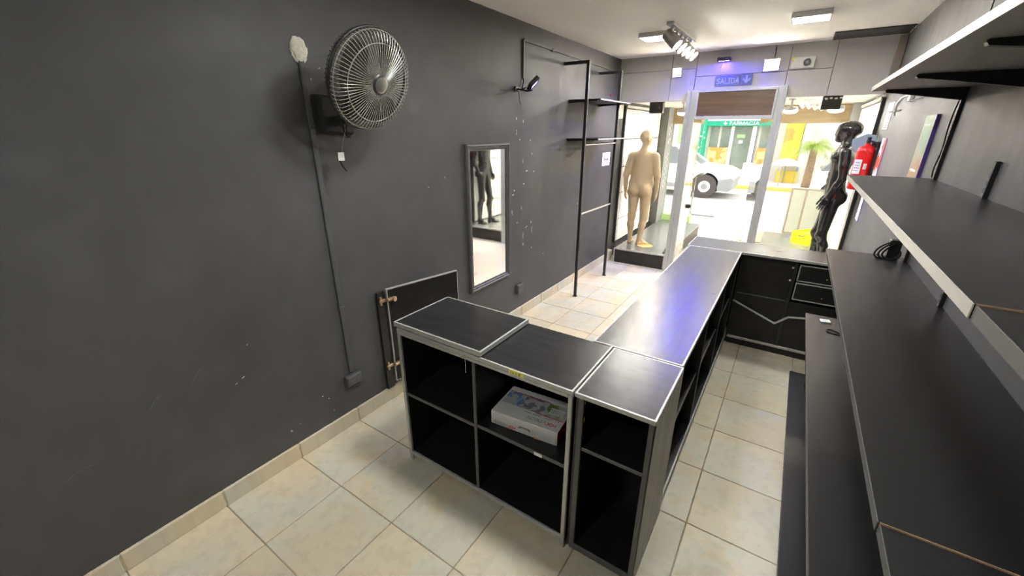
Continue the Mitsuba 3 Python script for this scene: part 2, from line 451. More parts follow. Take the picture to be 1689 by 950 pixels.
# ------------------------------------------------------------------ door in the front wall
YD = 6.27
d1 = struct('door_1', None, None, 'aluminium entrance door frame with brown glazed transom', 'door')
DJL0, DJL1, DJR0, DJR1 = -1.385, -1.262, -0.355, -0.262
part(d1, 'jamb', cat(box(DJL0, DJL0 + 0.05, YD - 0.025, YD + 0.06, 0, 2.505, 0.003), box(DJL0 + 0.05, DJL1, YD - 0.012, YD + 0.05, 0, 2.505, 0.003)), 'alu_frame')
part(d1, 'jamb', cat(box(DJR0, DJR1 - 0.04, YD - 0.012, YD + 0.05, 0, 2.51, 0.003), box(DJR1 - 0.04, DJR1, YD - 0.025, YD + 0.06, 0, 2.515, 0.003)), 'alu_frame')
part(d1, 'transom_frame', cat(box(DJL1, DJR0, YD - 0.02, YD + 0.05, 2.475, 2.505, 0.002), box(DJL1, DJR0, YD - 0.02, YD + 0.05, 2.150, 2.190, 0.002),
                              box(DJL1, DJL1 + 0.022, YD - 0.02, YD + 0.05, 2.19, 2.475, 0.002), box(DJR0 - 0.022, DJR0, YD - 0.02, YD + 0.05, 2.19, 2.475, 0.002)), 'alu_frame')
part(d1, 'transom_panel', box(DJL1 + 0.02, DJR0 - 0.02, YD + 0.0, YD + 0.02, 2.188, 2.477), 'wood_brown', label='brown glossy panel over the doorway')
part(d1, 'threshold', box(DJL1, DJR0, YD - 0.02, YD + 0.06, 0.0, 0.012, 0.003), 'alu_frame')
# the glass leaf stands open, outward
leaf = part(d1, 'leaf', box(-1.345, -1.335, 6.36, 7.24, 0.03, 2.12), 'glass', label='frameless glass door leaf standing open')
part(leaf, 'edge', cat(box(-1.3465, -1.3335, 7.238, 7.246, 0.03, 2.12), box(-1.3465, -1.3335, 6.356, 6.362, 0.03, 2.12)), 'white_plastic')
part(leaf, 'lock', cat(cyl((-1.36, 7.13, 0.87), (-1.30, 7.13, 0.87), 0.034, n=24), cyl((-1.30, 7.13, 0.87), (-1.285, 7.13, 0.87), 0.02, n=16)), 'black_plastic', 30, label='round black lock')

# soffit boxes of the roller shutters over the two windows
part_l = solo('shutter_box', 'brown roller shutter box above the left shop window', 'shutter box', box(XL + 0.005, -1.66, 9.0, 9.29, 2.135, ZD - 0.002, 0.006), 'soffit_brown', group=None)
solo('shutter_box', 'brown roller shutter box above the right shop window', 'shutter box', box(-0.69, XR - 0.005, 9.0, 9.29, 2.135, ZD - 0.002, 0.006), 'soffit_brown')

# ------------------------------------------------------------------ display windows
ZP = 0.235


def platform(x0, x1, lab):
    t = thing('display_platform', lab, 'platform', 'display platforms')
    part(t, 'top', box(x0, x1, YF, 9.0, ZP - 0.02, ZP, 0.002), 'platform_top')
    part(t, 'riser', box(x0 + 0.01, x1 - 0.01, YF + 0.012, 8.98, 0.0 if False else -0.004, ZP - 0.02), 'platform_black')
    part(t, 'trim', cat(box(x0 - 0.002, x1 + 0.002, YF - 0.006, YF + 0.012, ZP - 0.022, ZP + 0.002, 0.002), box(x1 - 0.02, x1 + 0.002, YF - 0.004, YF + 0.016, 0.0, ZP - 0.022, 0.002),
                        box(x0 - 0.002, x0 + 0.012, YF - 0.004, YF + 0.016, 0.0, ZP - 0.022, 0.002)), 'alu_frame', label='thin aluminium edging')
    return t


platform(-2.20, -1.395, 'low black display platform with grey top under the tan mannequin')
platform(-0.25, XR - 0.005, 'low black display platform under the glossy black mannequin')
ROWS = [(0.255, 0.618), (0.630, 1.052), (1.066, 1.466), (1.480, 1.880), (1.894, 2.32)]


def slat_wall(xa, xb, y0, y1, lab, right):
    t = thing('display_panel_wall', lab, 'panel wall')
    s = 1 if not right else -1
    part(t, 'backing', box(min(xa, xa + s * 0.012), max(xa, xa + s * 0.012), y0, y1, 0.24, 2.33), 'edge_grey')
    for (z0, z1) in ROWS:
        part(t, 'panel', box(min(xa + s * 0.012, xa + s * 0.03), max(xa + s * 0.012, xa + s * 0.03), y0, y1, z0, z1, 0.003), 'slat_white')
    part(t, 'edge_strip', box(min(xa, xa + s * 0.035), max(xa, xa + s * 0.035), y0 - 0.035, y0, 0.24, 2.36, 0.002), 'steel_black', label='black edge strip')
    part(t, 'top_rail', box(min(xa, xa + s * 0.045), max(xa, xa + s * 0.045), y0, y1, 2.335, 2.375, 0.004), 'white_plastic', label='white top rail')
    return t


slat_wall(XL, None, 6.62, 8.56, 'bright white slatted panel wall behind the tan mannequin', False)
slat_wall(XR, None, 6.62, 8.72, 'bright white slatted panel wall behind the black mannequin', True)
# cream strips between rack and left panels
solo('wall_strip', 'short cream board at the top left corner of the left display', 'board', box(XL, XL + 0.02, 6.34, 6.52, 2.18, 2.384, 0.003), 'facade_cream')
# steel columns at the street side
t = thing('steel_column', 'dark grey column with white diamond stickers beside the left window glass', 'column')
part(t, 'column', box(XL, XL + 0.16, 8.62, 9.14, ZP + 0.0, ZD - 0.002, 0.004), 'car_grey')
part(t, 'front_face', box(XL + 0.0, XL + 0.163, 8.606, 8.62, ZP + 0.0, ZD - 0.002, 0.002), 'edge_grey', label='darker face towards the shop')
dm = []
for z in (0.95, 1.06, 1.19, 1.30, 1.42, 1.52, 1.80, 1.95, 2.06):
    for k, yy in enumerate((8.82, 8.92)):
        zz = z + 0.05 * k
        dm.append(extrude([(0, -0.032), (0.028, 0), (0, 0.032), (-0.028, 0)], 0.001, (XL + 0.1605, yy, zz), (0, 1, 0), (0, 0, 1)))
part(t, 'diamonds', cat(dm), 'white_paint', label='white diamond marks', stuff=True)
solo('steel_column', 'plain grey column at the street end of the right display', 'column', box(XR - 0.14, XR, 8.78, 9.14, ZP, ZD - 0.002, 0.004), 'car_grey')

# window glass
w1 = struct('window_1', None, None, 'street window glass of the left display', 'window')
part(w1, 'pane', box(-2.18, -1.625, 9.105, 9.115, 0.36, 2.134), 'glass')
part(w1, 'glass_edge', cat(box(-2.183, -2.175, 9.100, 9.120, 0.36, 2.134), box(-1.63, -1.622, 9.100, 9.120, 0.36, 2.134)), 'glass_edge')
part(w1, 'sill', box(XL + 0.16, -1.62, 9.03, 9.22, 0.0, 0.36, 0.004), 'facade_green', label='pale green sill under the left street window')
w2 = struct('window_2', None, None, 'street window glass of the right display', 'window')
part(w2, 'pane', box(-0.67, 0.008, 9.105, 9.115, 0.22, 2.134), 'glass')
part(w2, 'pane', box(0.016, 0.56, 9.105, 9.115, 0.22, 2.134), 'glass')
part(w2, 'glass_edge', cat(box(0.008, 0.016, 9.100, 9.120, 0.22, 2.134)), 'glass_edge')
part(w2, 'sill', box(-0.70, XR, 9.03, 9.22, 0.0, 0.22, 0.004), 'facade_cream')
side = box(-0.005, 0.005, 0, 2.76, ZP, 2.134)
side = rz(side, math.atan2(0.37, 2.75))
side.apply_translation([-0.300, 6.36, 0])
part(w2, 'side_pane', side, 'glass', label='glass side of the right display along the entrance')

# ------------------------------------------------------------------ cabinets and counters
ZT = 0.955


def edged_top(root, x0, x1, y0, y1, z1, mat, th=0.022, w=0.011, sides='lrfb', name='top'):
    part(root, name, box(x0 + w * 0.6, x1 - w * 0.6, y0 + w * 0.6, y1 - w * 0.6, z1 - th, z1 - 0.0012), mat)
    e = []
    if 'f' in sides: e.append(box(x0, x1, y0, y0 + w, z1 - th, z1, 0.002))
    if 'b' in sides: e.append(box(x0, x1, y1 - w, y1, z1 - th, z1, 0.002))
    if 'l' in sides: e.append(box(x0, x0 + w, y0, y1, z1 - th, z1, 0.002))
    if 'r' in sides: e.append(box(x1 - w, x1, y0, y1, z1 - th, z1, 0.002))
    part(root, name + '_edging', cat(e), 'aluminium')


# low cabinet with four compartments
cA = thing('open_cabinet', 'low black cabinet with four open compartments and silver front frame', 'cabinet')
ax0, ax1, ay0, ay1 = -1.722, -0.610, 1.392, 1.872
edged_top(cA, ax0, ax1, ay0, ay1, ZT, 'melamine_x', sides='fr')
part(cA, 'side_panel', box(ax0, ax0 + 0.016, ay0 + 0.01, ay1, 0.03, ZT - 0.022), 'melamine_plain')
part(cA, 'side_panel', box(ax1 - 0.016, ax1, ay0 + 0.01, ay1, 0.03, ZT - 0.022), 'melamine_plain')
part(cA, 'back_panel', box(ax0 + 0.016, ax1 - 0.016, ay1 - 0.012, ay1, 0.05, ZT - 0.022), 'melamine_plain')
part(cA, 'bottom_panel', box(ax0 + 0.016, ax1 - 0.016, ay0 + 0.012, ay1 - 0.012, 0.052, 0.068), 'melamine_plain')
part(cA, 'divider', box(-1.178, -1.162, ay0 + 0.014, ay1 - 0.012, 0.068, ZT - 0.022), 'melamine_plain')
part(cA, 'divider_edge', box(-1.180, -1.160, ay0 + 0.004, ay0 + 0.014, 0.066, ZT - 0.024, 0.002), 'edge_grey', label='grey edge strip')
part(cA, 'shelf', box(ax0 + 0.016, -1.178, ay0 + 0.014, ay1 - 0.012, 0.500, 0.518), 'melamine_plain')
part(cA, 'shelf', box(-1.162, ax1 - 0.016, ay0 + 0.014, ay1 - 0.012, 0.508, 0.526), 'melamine_plain')
part(cA, 'shelf_edge', box(ax0 + 0.016, -1.180, ay0 + 0.006, ay0 + 0.014, 0.499, 0.519, 0.002), 'edge_grey')
part(cA, 'shelf_edge', box(-1.160, ax1 - 0.016, ay0 + 0.006, ay0 + 0.014, 0.507, 0.527, 0.002), 'edge_grey')
part(cA, 'front_frame', cat(box(ax0 - 0.003, ax0 + 0.019, ay0 - 0.004, ay0 + 0.014, 0.0, ZT - 0.004, 0.003), box(ax1 - 0.021, ax1 + 0.001, ay0 - 0.004, ay0 + 0.014, 0.0, ZT - 0.022, 0.003),
                            box(ax0 + 0.019, ax1 - 0.021, ay0 - 0.002, ay0 + 0.012, 0.046, 0.072, 0.002), box(ax0 + 0.019, ax1 - 0.021, ay0 - 0.002, ay0 + 0.010, ZT - 0.040, ZT - 0.022, 0.002)), 'aluminium')
for xx in (ax0 + 0.03, -1.17, ax1 - 0.05):
    part(cA, 'foot', cyl((xx, ay0 + 0.05, 0), (xx, ay0 + 0.05, 0.05), 0.018, n=12), 'black_plastic')
for xx in (ax0 + 0.03, ax1 - 0.05):
    part(cA, 'foot', cyl((xx, ay1 - 0.05, 0), (xx, ay1 - 0.05, 0.05), 0.018, n=12), 'black_plastic')
part(cA, 'shelf_tag', box(-0.800, -0.755, ay0 + 0.0045, ay0 + 0.006, 0.508, 0.526), 'paper', label='small white tag on the shelf edge')
st = part(cA, 'sticker', box(-0.946, -0.862, ay0 - 0.0015, ay0, 0.925, 0.9545), 'yellow_sticker', label='yellow sticker on the top edge')
part(st, 'pen_marks', cat([box(-0.936, -0.933, ay0 - 0.002, ay0 - 0.0015, 0.934, 0.948), box(-0.926, -0.918, ay0 - 0.002, ay0 - 0.0015, 0.934, 0.936), box(-0.926, -0.924, ay0 - 0.002, ay0 - 0.0015, 0.936, 0.946), box(-0.920, -0.918, ay0 - 0.002, ay0 - 0.0015, 0.936, 0.946), box(-0.906, -0.903, ay0 - 0.002, ay0 - 0.0015, 0.934, 0.948), box(-0.890, -0.880, ay0 - 0.002, ay0 - 0.0015, 0.944, 0.947), box(-0.886, -0.884, ay0 - 0.002, ay0 - 0.0015, 0.933, 0.944)]), 'ink_black')
for (xx, zz) in ((-1.40, 0.66), (-0.70, 0.44)):
    part(cA, 'wire_end', tube([(xx, 1.60, zz + 0.12), (xx + 0.002, 1.60, zz + 0.05), (xx, 1.60, zz)], 0.0022), 'white_plastic', label='stub of pale wire')

# raised board lying on the cabinet
lid = thing('loose_board', 'loose black board with silver edging lying on the left half of the four-compartment cabinet', 'board')
edged_top(lid, -1.752, -1.120, 1.395, 1.858, 0.986, 'melamine_x', th=0.028, w=0.012)

# narrow end cabinet
cC = thing('end_cabinet', 'narrow black open cabinet at the counter corner with one shelf', 'cabinet')
bx0, bx1, by0, by1 = -0.602, -0.252, 1.392, 1.866
edged_top(cC, bx0, bx1, by0, by1, ZT, 'melamine_x', sides='lrfb')
part(cC, 'side_panel', box(bx0 + 0.006, bx0 + 0.024, by0 + 0.01, by1, 0.03, ZT - 0.022), 'melamine_plain')
M('side_wood', lambda p, n, uv: mix((0.066, 0.063, 0.058), (0.088, 0.085, 0.078), smoothstep(0.35, 0.65, fbm(p.y * 60 + 2 * fbm(p.z * 3, p.y * 5, 1.0, 2), p.z * 4, 2.0, 3))), 0.34, 0.5)
part(cC, 'side_panel', box(bx1 - 0.018, bx1, by0 + 0.008, by1, 0.0, ZT - 0.022), 'side_wood')
part(cC, 'front_stile', box(bx0 + 0.02, bx0 + 0.045, by0, by0 + 0.016, 0.03, ZT - 0.022, 0.002), 'edge_grey')
part(cC, 'front_stile', box(bx1 - 0.026, bx1 - 0.004, by0 - 0.001, by0 + 0.010, 0.0, ZT - 0.022, 0.002), 'edge_grey')
part(cC, 'back_panel', box(bx0 + 0.02, bx1 - 0.018, by1 - 0.012, by1, 0.04, ZT - 0.022), 'melamine_plain')
part(cC, 'bottom_panel', box(bx0 + 0.02, bx1 - 0.018, by0 + 0.01, by1 - 0.012, 0.045, 0.065), 'melamine_plain')
part(cC, 'shelf', box(bx0 + 0.024, bx1 - 0.018, by0 + 0.016, by1 - 0.012, 0.655, 0.671), 'melamine_plain')
part(cC, 'shelf_edge', box(bx0 + 0.045, bx1 - 0.026, by0 + 0.008, by0 + 0.016, 0.654, 0.672, 0.002), 'edge_grey')
part(cC, 'bottom_rail', box(bx0 + 0.02, bx1 - 0.026, by0 + 0.0, by0 + 0.010, 0.03, 0.066, 0.002), 'edge_grey')
for (zz, yy) in ((0.86, 1.44), (0.80, 1.43), (0.76, 1.445)):
    part(cC, 'sticker', box(bx0 + 0.0245, bx0 + 0.0255, yy, yy + 0.025, zz, zz + 0.028), 'yellow_sticker', label='scrap of yellow tape inside')
part(cC, 'hinge_plate', box(bx0 + 0.024, bx0 + 0.034, by0 + 0.02, by0 + 0.06, 0.68, 0.70, 0.002), 'chrome')
for xx in (bx0 + 0.05, bx1 - 0.06):
    for yy in (by0 + 0.05, by1 - 0.05):
        part(cC, 'foot', cyl((xx, yy, 0), (xx, yy, 0.046), 0.018, n=12), 'black_plastic')

# long counter
cL = thing('long_counter', 'long black wood-grain counter with open shelves facing the narrow aisle', 'counter')
lx0, lx1, ly0, ly1 = -0.722, -0.258, 1.874, 4.245
edged_top(cL, lx0, lx1, ly0, ly1, ZT, 'melamine_y', sides='lrfb')
part(cL, 'back_panel', box(lx0 + 0.006, lx0 + 0.022, ly0, ly1, 0.0, ZT - 0.022), 'melamine_plain')
DIV = (ly0 + 0.001, 2.655, 3.44, ly1 - 0.017)
for d in DIV:
    part(cL, 'divider', box(lx0 + 0.022, lx1 - 0.012, d, d + 0.016, 0.02, ZT - 0.022), 'melamine_plain')
    part(cL, 'divider_edge', box(lx1 - 0.012, lx1 - 0.008, d, d + 0.016, 0.085, ZT - 0.022), 'edge_grey')
for a, b in zip(DIV[:-1], DIV[1:]):
    part(cL, 'shelf', box(lx0 + 0.022, lx1 - 0.030, a + 0.016, b, 0.475, 0.493), 'shelf_black')
    part(cL, 'shelf_edge', box(lx1 - 0.030, lx1 - 0.024, a + 0.016, b, 0.474, 0.494), 'edge_grey')
part(cL, 'bottom_panel', box(lx0 + 0.022, lx1 - 0.012, ly0, ly1, 0.052, 0.070), 'melamine_plain')
part(cL, 'bottom_rail', box(lx1 - 0.012, lx1, ly0, ly1 - 0.0, 0.050, 0.074, 0.002), 'aluminium')
for yy in (ly0 + 0.06, 2.66, 3.45, ly1 - 0.06):
    part(cL, 'foot', cyl((lx1 - 0.06, yy, 0), (lx1 - 0.06, yy, 0.052), 0.018, n=12), 'black_plastic')
part(cL, 'screw_cap', cyl((-0.295, 2.98, ZT - 0.0015), (-0.295, 2.98, ZT + 0.0008), 0.010, n=14), 'black_plastic')

# cross counter with drawers
cB = thing('cross_counter', 'black counter across the shop with two drawers and a bent silver strip', 'counter')
qx0, qx1, qy0, qy1 = -0.742, 0.690, 4.252, 4.690
edged_top(cB, qx0, qx1, qy0, qy1, ZT, 'melamine_x', sides='frl')
part(cB, 'side_panel', box(lx1 + 0.002, lx1 + 0.018, qy0 + 0.03, qy1, 0.02, ZT - 0.022), 'melamine_plain')
part(cB, 'side_panel', box(qx0 + 0.006, qx0 + 0.022, qy0 + 0.004, qy1, 0.0, ZT - 0.022), 'melamine_plain')
part(cB, 'side_panel', box(qx1 - 0.016, qx1, qy0 + 0.03, qy1, 0.02, ZT - 0.022), 'melamine_plain')
part(cB, 'back_panel', box(qx0 + 0.022, qx1 - 0.016, qy1 - 0.014, qy1, 0.0, ZT - 0.022), 'melamine_plain')
part(cB, 'upper_panel', box(lx1 + 0.018, 0.165, qy0 + 0.062, qy0 + 0.076, 0.548, ZT - 0.022), 'melamine_plain')
part(cB, 'lower_panel', box(lx1 + 0.018, qx1 - 0.016, qy0 + 0.050, qy0 + 0.066, 0.09, 0.546), 'melamine_plain')
part(cB, 'panel_edge', box(lx1 + 0.018, 0.19, qy0 + 0.046, qy0 + 0.064, 0.541, 0.548), 'edge_grey')
part(cB, 'stile', box(0.165, 0.196, qy0 + 0.036, qy0 + 0.056, 0.09, ZT - 0.022, 0.002), 'shelf_black')
part(cB, 'bottom_rail', box(lx1 + 0.004, qx1 - 0.016, qy0 + 0.030, qy0 + 0.046, 0.066, 0.092, 0.003), 'aluminium')
part(cB, 'plinth', box(lx1 + 0.018, qx1 - 0.016, qy0 + 0.05, qy0 + 0.066, 0.0, 0.066), 'melamine_plain')
for (z0, z1) in ((0.752, 0.905), (0.575, 0.738)):
    dk = part(cB, 'drawer', box(0.214, 0.655, qy0 + 0.036, qy0 + 0.054, z0 + 0.008, z1 - 0.008), 'melamine_plain')
    part(dk, 'edging', cat(box(0.206, 0.663, qy0 + 0.030, qy0 + 0.050, z1 - 0.010, z1, 0.002), box(0.206, 0.663, qy0 + 0.030, qy0 + 0.050, z0, z0 + 0.010, 0.002),
                           box(0.206, 0.216, qy0 + 0.030, qy0 + 0.050, z0, z1, 0.002), box(0.653, 0.663, qy0 + 0.030, qy0 + 0.050, z0, z1, 0.002)), 'aluminium')
    part(dk, 'knob', cyl((0.42, qy0 + 0.036, z0 + 0.055), (0.42, qy0 + 0.028, z0 + 0.055), 0.006, n=10), 'brass')
for zz in (0.862, 0.745):
    part(cB, 'hinge_plate', box(0.150, 0.168, qy0 + 0.024, qy0 + 0.036, zz, zz + 0.018, 0.002), 'chrome')


def strip_poly(pts, w):
    from shapely.geometry import LineString
    return LineString(pts).buffer(w / 2, cap_style=2, join_style=2)


part(cB, 'silver_strip', extrude(strip_poly([(-0.255, 0.468), (0.125, 0.312), (0.218, 0.400), (0.40, 0.428), (0.655, 0.45)], 0.018), 0.004, (0, qy0 + 0.034, 0), (1, 0, 0), (0, 0, 1)), 'alu_frame', label='bent silver edging strip')
part(cB, 'cable_hole', cyl((0.02, 4.50, ZT - 0.0015), (0.02, 4.50, ZT + 0.0012), 0.026, n=24), 'black_plastic', label='black cable grommet in the top')

# ------------------------------------------------------------------ carton in the cabinet
bxm = thing('recorder_box', 'white printed carton with three photos on the right shelf of the low cabinet', 'box')
Lx, Ly, Lz = 0.385, 0.255, 0.083
R = trimesh.transformations.rotation_matrix(math.radians(5), [0, 0, 1])
R[:3, 3] = (-1.105, 1.455, 0.5268)


def bp(root, name, m, mat, **kw):
    m = m.copy()
    m.apply_transform(R)
    return part(root, name, m, mat, **kw)


bp(bxm, 'carton', box(0, Lx, 0, Ly, 0, Lz, 0.0025), 'carton_white')
bp(bxm, 'end_panel', box(Lx - 0.0005, Lx + 0.0008, 0.004, Ly - 0.004, 0.004, Lz - 0.004), 'carton_red', label='dark red end')
zt = Lz - 0.0004
for k, (mt, a, b) in enumerate((('photo_lake', 0.012, 0.115), ('photo_people', 0.117, 0.258), ('photo_garden', 0.260, 0.378))):
    bp(bxm, 'photo', box(a, b, 0.095 + 0.0 * k, 0.205, zt, Lz + 0.0006), mt)
bp(bxm, 'red_line', cat(box(0.012, 0.258, 0.206, 0.211, zt, Lz + 0.0008), box(0.225, 0.380, 0.088, 0.093, zt, Lz + 0.0008)), 'carton_red')
# a white house in the garden photo, lake and roofs as flat print
pr = [box(0.285 + 0.010 * k, 0.291 + 0.010 * k, 0.125, 0.165, Lz + 0.0006, Lz + 0.0010) for k in range(8)]
bp(bxm, 'printed_house', cat(pr + [box(0.282, 0.366, 0.165, 0.172, Lz + 0.0006, Lz + 0.0010), box(0.282, 0.366, 0.118, 0.124, Lz + 0.0006, Lz + 0.0010)]), 'carton_white')
# lettering stands on its head as seen from the camera: reads along -x
bp(bxm, 'lettering', text('HIK', 0.021, (0.362, 0.052, Lz), (-1, 0, 0), (0, -1, 0), 0.0006, bold=True), 'red_flat', label='red letters')
bp(bxm, 'lettering', text('VISION', 0.021, (0.304, 0.052, Lz), (-1, 0, 0), (0, -1, 0), 0.0006), 'ink_grey', label='grey letters')
bp(bxm, 'small_print', cat([box(0.165 + 0.0125 * k, 0.175 + 0.0125 * k, 0.0745, 0.0790, Lz, Lz + 0.0005) for k in range(16) if k % 5 != 3]), 'ink_grey')
bp(bxm, 'lettering', cat(text('HIK', 0.017, (0.150, 0.0, 0.026), (-1, 0, 0), (0, 0, -1), 0.0005, bold=True)), 'red_flat')
bp(bxm, 'lettering', cat(text('VISION', 0.017, (0.105, 0.0, 0.026), (-1, 0, 0), (0, 0, -1), 0.0005)), 'ink_grey')
bp(bxm, 'handle_slot', extrude([(0.165, 0.030), (0.172, 0.044), (0.232, 0.044), (0.238, 0.030), (0.226, 0.030), (0.220, 0.036), (0.184, 0.036), (0.177, 0.030)], 0.0008, (0, 0.0, 0), (1, 0, 0), (0, 0, 1)), 'grey_plastic')
bp(bxm, 'tear', box(0.255, 0.295, -0.004, 0.002, 0.0, 0.012, 0.002), 'cardboard', label='torn brown cardboard tab')

# ------------------------------------------------------------------ cabinet door leaning on the left wall
dw = thing('hinged_panel', 'black silver-edged cabinet door with brass hinges leaning against the left wall', 'panel')
part(dw, 'side_strip', box(XL + 0.012, XL + 0.030, 1.728, 1.795, 0.112, 0.925, 0.002), 'shelf_black', label='narrow black board behind the hinges')
pa, pb = np.array([-2.300, 1.800]), np.array([-2.160, 2.425])
u2 = (pb - pa) / np.linalg.norm(pb - pa)
wd = np.linalg.norm(pb - pa)
Rd = frame_mat((pa[0], pa[1], 0.155), (u2[0], u2[1], 0), (-u2[1], u2[0], 0), (0, 0, 1))
for nm, m, mt in (('panel', box(0.006, wd - 0.006, 0.001, 0.017, 0.006, 0.774), 'melamine_plain'),
                  ('edging', cat(box(0, wd, 0, 0.018, 0.770, 0.782, 0.002), box(0, wd, 0, 0.018, 0, 0.010, 0.002), box(0, 0.010, -0.001, 0.018, 0, 0.782, 0.002), box(wd - 0.008, wd, 0, 0.018, 0, 0.782, 0.002)), 'aluminium')):
    m.apply_transform(Rd)
    part(dw, nm, m, mt)
for z in (0.855, 0.315):
    h = part(dw, 'hinge', cat(box(-2.316, -2.298, 1.735, 1.790, z - 0.012, z + 0.012, 0.004), box(-2.300, -2.268, 1.785, 1.845, z - 0.008, z + 0.014, 0.005), cyl((-2.280, 1.842, z), (-2.262, 1.846, z), 0.020, n=16),
                                  box(-2.318, -2.300, 1.742, 1.758, z - 0.034, z + 0.034, 0.003)), 'brass', 30)

# ------------------------------------------------------------------ mirror on the left wall
mk = thing('wall_mirror', 'tall narrow mirror in a dark grey moulded frame on the left wall', 'mirror')
my0, my1, mz0, mz1 = 2.790, 3.445, 0.562, 1.908


def frame_rect(x, y0, y1, z0, z1, w, prof):
    """mitred frame on the plane x = const; prof: (inset, height) pairs from the outer edge."""
    v, rings = [], []
    for (ins, hgt) in prof:
        rings.append([(x + hgt, y0 + ins, z0 + ins), (x + hgt, y1 - ins, z0 + ins), (x + hgt, y1 - ins, z1 - ins), (x + hgt, y0 + ins, z1 - ins)])
    v = np.array(rings).reshape(-1, 3)
    f = []
    for r in range(len(prof) - 1):
        for k in range(4):
            a, b = r * 4 + k, r * 4 + (k + 1) % 4
            f += [[a, b, b + 4], [a, b + 4, a + 4]]
    return trimesh.Trimesh(v, np.array(f), process=False)


tilt = trimesh.transformations.rotation_matrix(math.radians(1.6), [1, 0, 0], [XL, 3.1, 1.9])
mf = frame_rect(XL, my0, my1, mz0, mz1, 0.05, [(0, 0.001), (0, 0.020), (0.008, 0.030), (0.020, 0.032), (0.026, 0.026), (0.040, 0.024), (0.046, 0.018), (0.056, 0.016), (0.060, 0.008)])
mg = box(XL + 0.003, XL + 0.009, my0 + 0.054, my1 - 0.054, mz0 + 0.054, mz1 - 0.054)
part(mk, 'frame', mf, 'mirror_frame')
part(mk, 'glass', mg, 'mirror')

# ------------------------------------------------------------------ left wall: conduit, outlets, patch, chips, trunking, floodlight
cd = thing('cable_conduit', 'charcoal painted vertical cable conduit below the plaster patch', 'conduit')
part(cd, 'conduit', box(XL, XL + 0.016, 1.436, 1.468, 0.415, 2.368, 0.004), 'wall_paint')
for z in (0.9, 1.45, 2.0):
    part(cd, 'clip', box(XL, XL + 0.018, 1.433, 1.471, z, z + 0.02, 0.003), 'wall_paint')
ps = trimesh.creation.icosphere(subdivisions=4, radius=1.0)
pv = ps.vertices * np.array([0.026, 0.045, 0.062])
pv *= (0.78 + 0.5 * meshkit.fbm(ps.vertices * 2.6 + 3, 3))[:, None]
ps.vertices = pv + np.array([XL + 0.002, 1.452, 2.415])
solo('plaster_patch', 'lump of white plaster on the charcoal wall left of the fan', 'plaster patch', ps, 'plaster', 40)


def outlet(y0, y1, z0, z1, lab):
    t = thing('power_outlet', lab, 'outlet', 'power outlets on the left wall')
    part(t, 'box', box(XL, XL + 0.034, y0, y1, z0, z1, 0.004), 'wall_paint')
    part(t, 'plate', box(XL + 0.030, XL + 0.038, y0 + 0.006, y1 - 0.006, z0 + 0.006, z1 - 0.006, 0.002), 'edge_grey')
    for k in (0.33, 0.67):
        yc, zc = y0 + (y1 - y0) * k, (z0 + z1) / 2
        s = part(t, 'socket', cyl((XL + 0.036, yc, zc), (XL + 0.040, yc, zc), 0.016, n=16), 'mirror_frame')
        part(s, 'slots', cat([box(XL + 0.0395, XL + 0.041, yc + dy - 0.002, yc + dy + 0.002, zc - 0.004, zc + 0.005) for dy in (-0.007, 0.007)]), 'grey_plastic')


outlet(1.392, 1.512, 0.318, 0.398, 'charcoal double socket at the foot of the conduit')
outlet(3.590, 3.700, 0.290, 0.400, 'charcoal square socket box low on the wall past the mirror')

chips = []


def chip(y, z, w, h, a=0.0):
    n = 7
    th = np.arange(n) * 2 * np.pi / n + RNG.uniform(0, 1)
    rr = RNG.uniform(0.55, 1.0, n)
    q = np.stack([w * rr * np.cos(th), h * rr * np.sin(th)], 1)
    c, s = math.cos(a), math.sin(a)
    q = q @ np.array([[c, s], [-s, c]])
    o = np.array([XL + 0.0006, y, z])
    top = np.column_stack([np.zeros(n), q]) + o
    chips.append(hull(np.vstack([top, top - [0.0012, 0, 0]])))


for (px_y, px_z, w, h, a) in ((3.60, 2.12, .010, .022, .2), (3.72, 2.10, .008, .020, -.3), (3.60, 2.00, .006, .035, 0), (3.86, 1.92, .012, .012, 0), (3.66, 1.93, .014, .008, 0), (3.90, 1.78, .008, .020, 0), (3.72, 1.72, .005, .030, 0),
                              (3.80, 1.62, .030, .006, .1), (3.94, 1.60, .012, .010, 0), (3.56, 1.44, .012, .012, 0), (3.74, 1.49, .014, .010, 0), (3.54, 1.40, .020, .010, .2), (3.52, 1.22, .006, .040, .2), (3.70, 1.24, .005, .034, 0),
                              (3.62, 1.10, .022, .006, .2), (3.80, 1.02, .030, .006, .3), (3.90, 1.06, .010, .014, 0), (3.92, .96, .005, .05, 0), (3.74, .94, .005, .05, 0), (3.74, .84, .008, .016, 0), (3.92, .76, .008, .012, 0),
                              (1.56, 2.34, .006, .006, 0), (1.50, 2.28, .006, .007, 0), (1.44, 2.10, .005, .006, 0), (2.35, 1.60, .006, .007, 0), (2.54, 1.66, .004, .006, 0), (0.86, 0.90, .005, .006, 0), (0.80, 0.72, .012, .004, .4),
                              (0.76, 0.70, .010, .003, .3), (0.98, 0.22, .004, .016, .4), (1.04, 0.24, .004, .004, 0), (1.22, 0.34, .006, .006, 0), (1.26, 0.30, .005, .006, 0), (1.28, 0.19, .004, .005, 0), (4.2, 0.62, .006, .012, 0), (4.6, .42, .006, .010, 0), (5.1, 1.1, .008, .012, 0)):
    chip(px_y, px_z, w, h, a)
part(wl, 'paint_chips', cat(chips), 'chip_white', label='small white chips where the paint flaked off', stuff=True)
scr = []
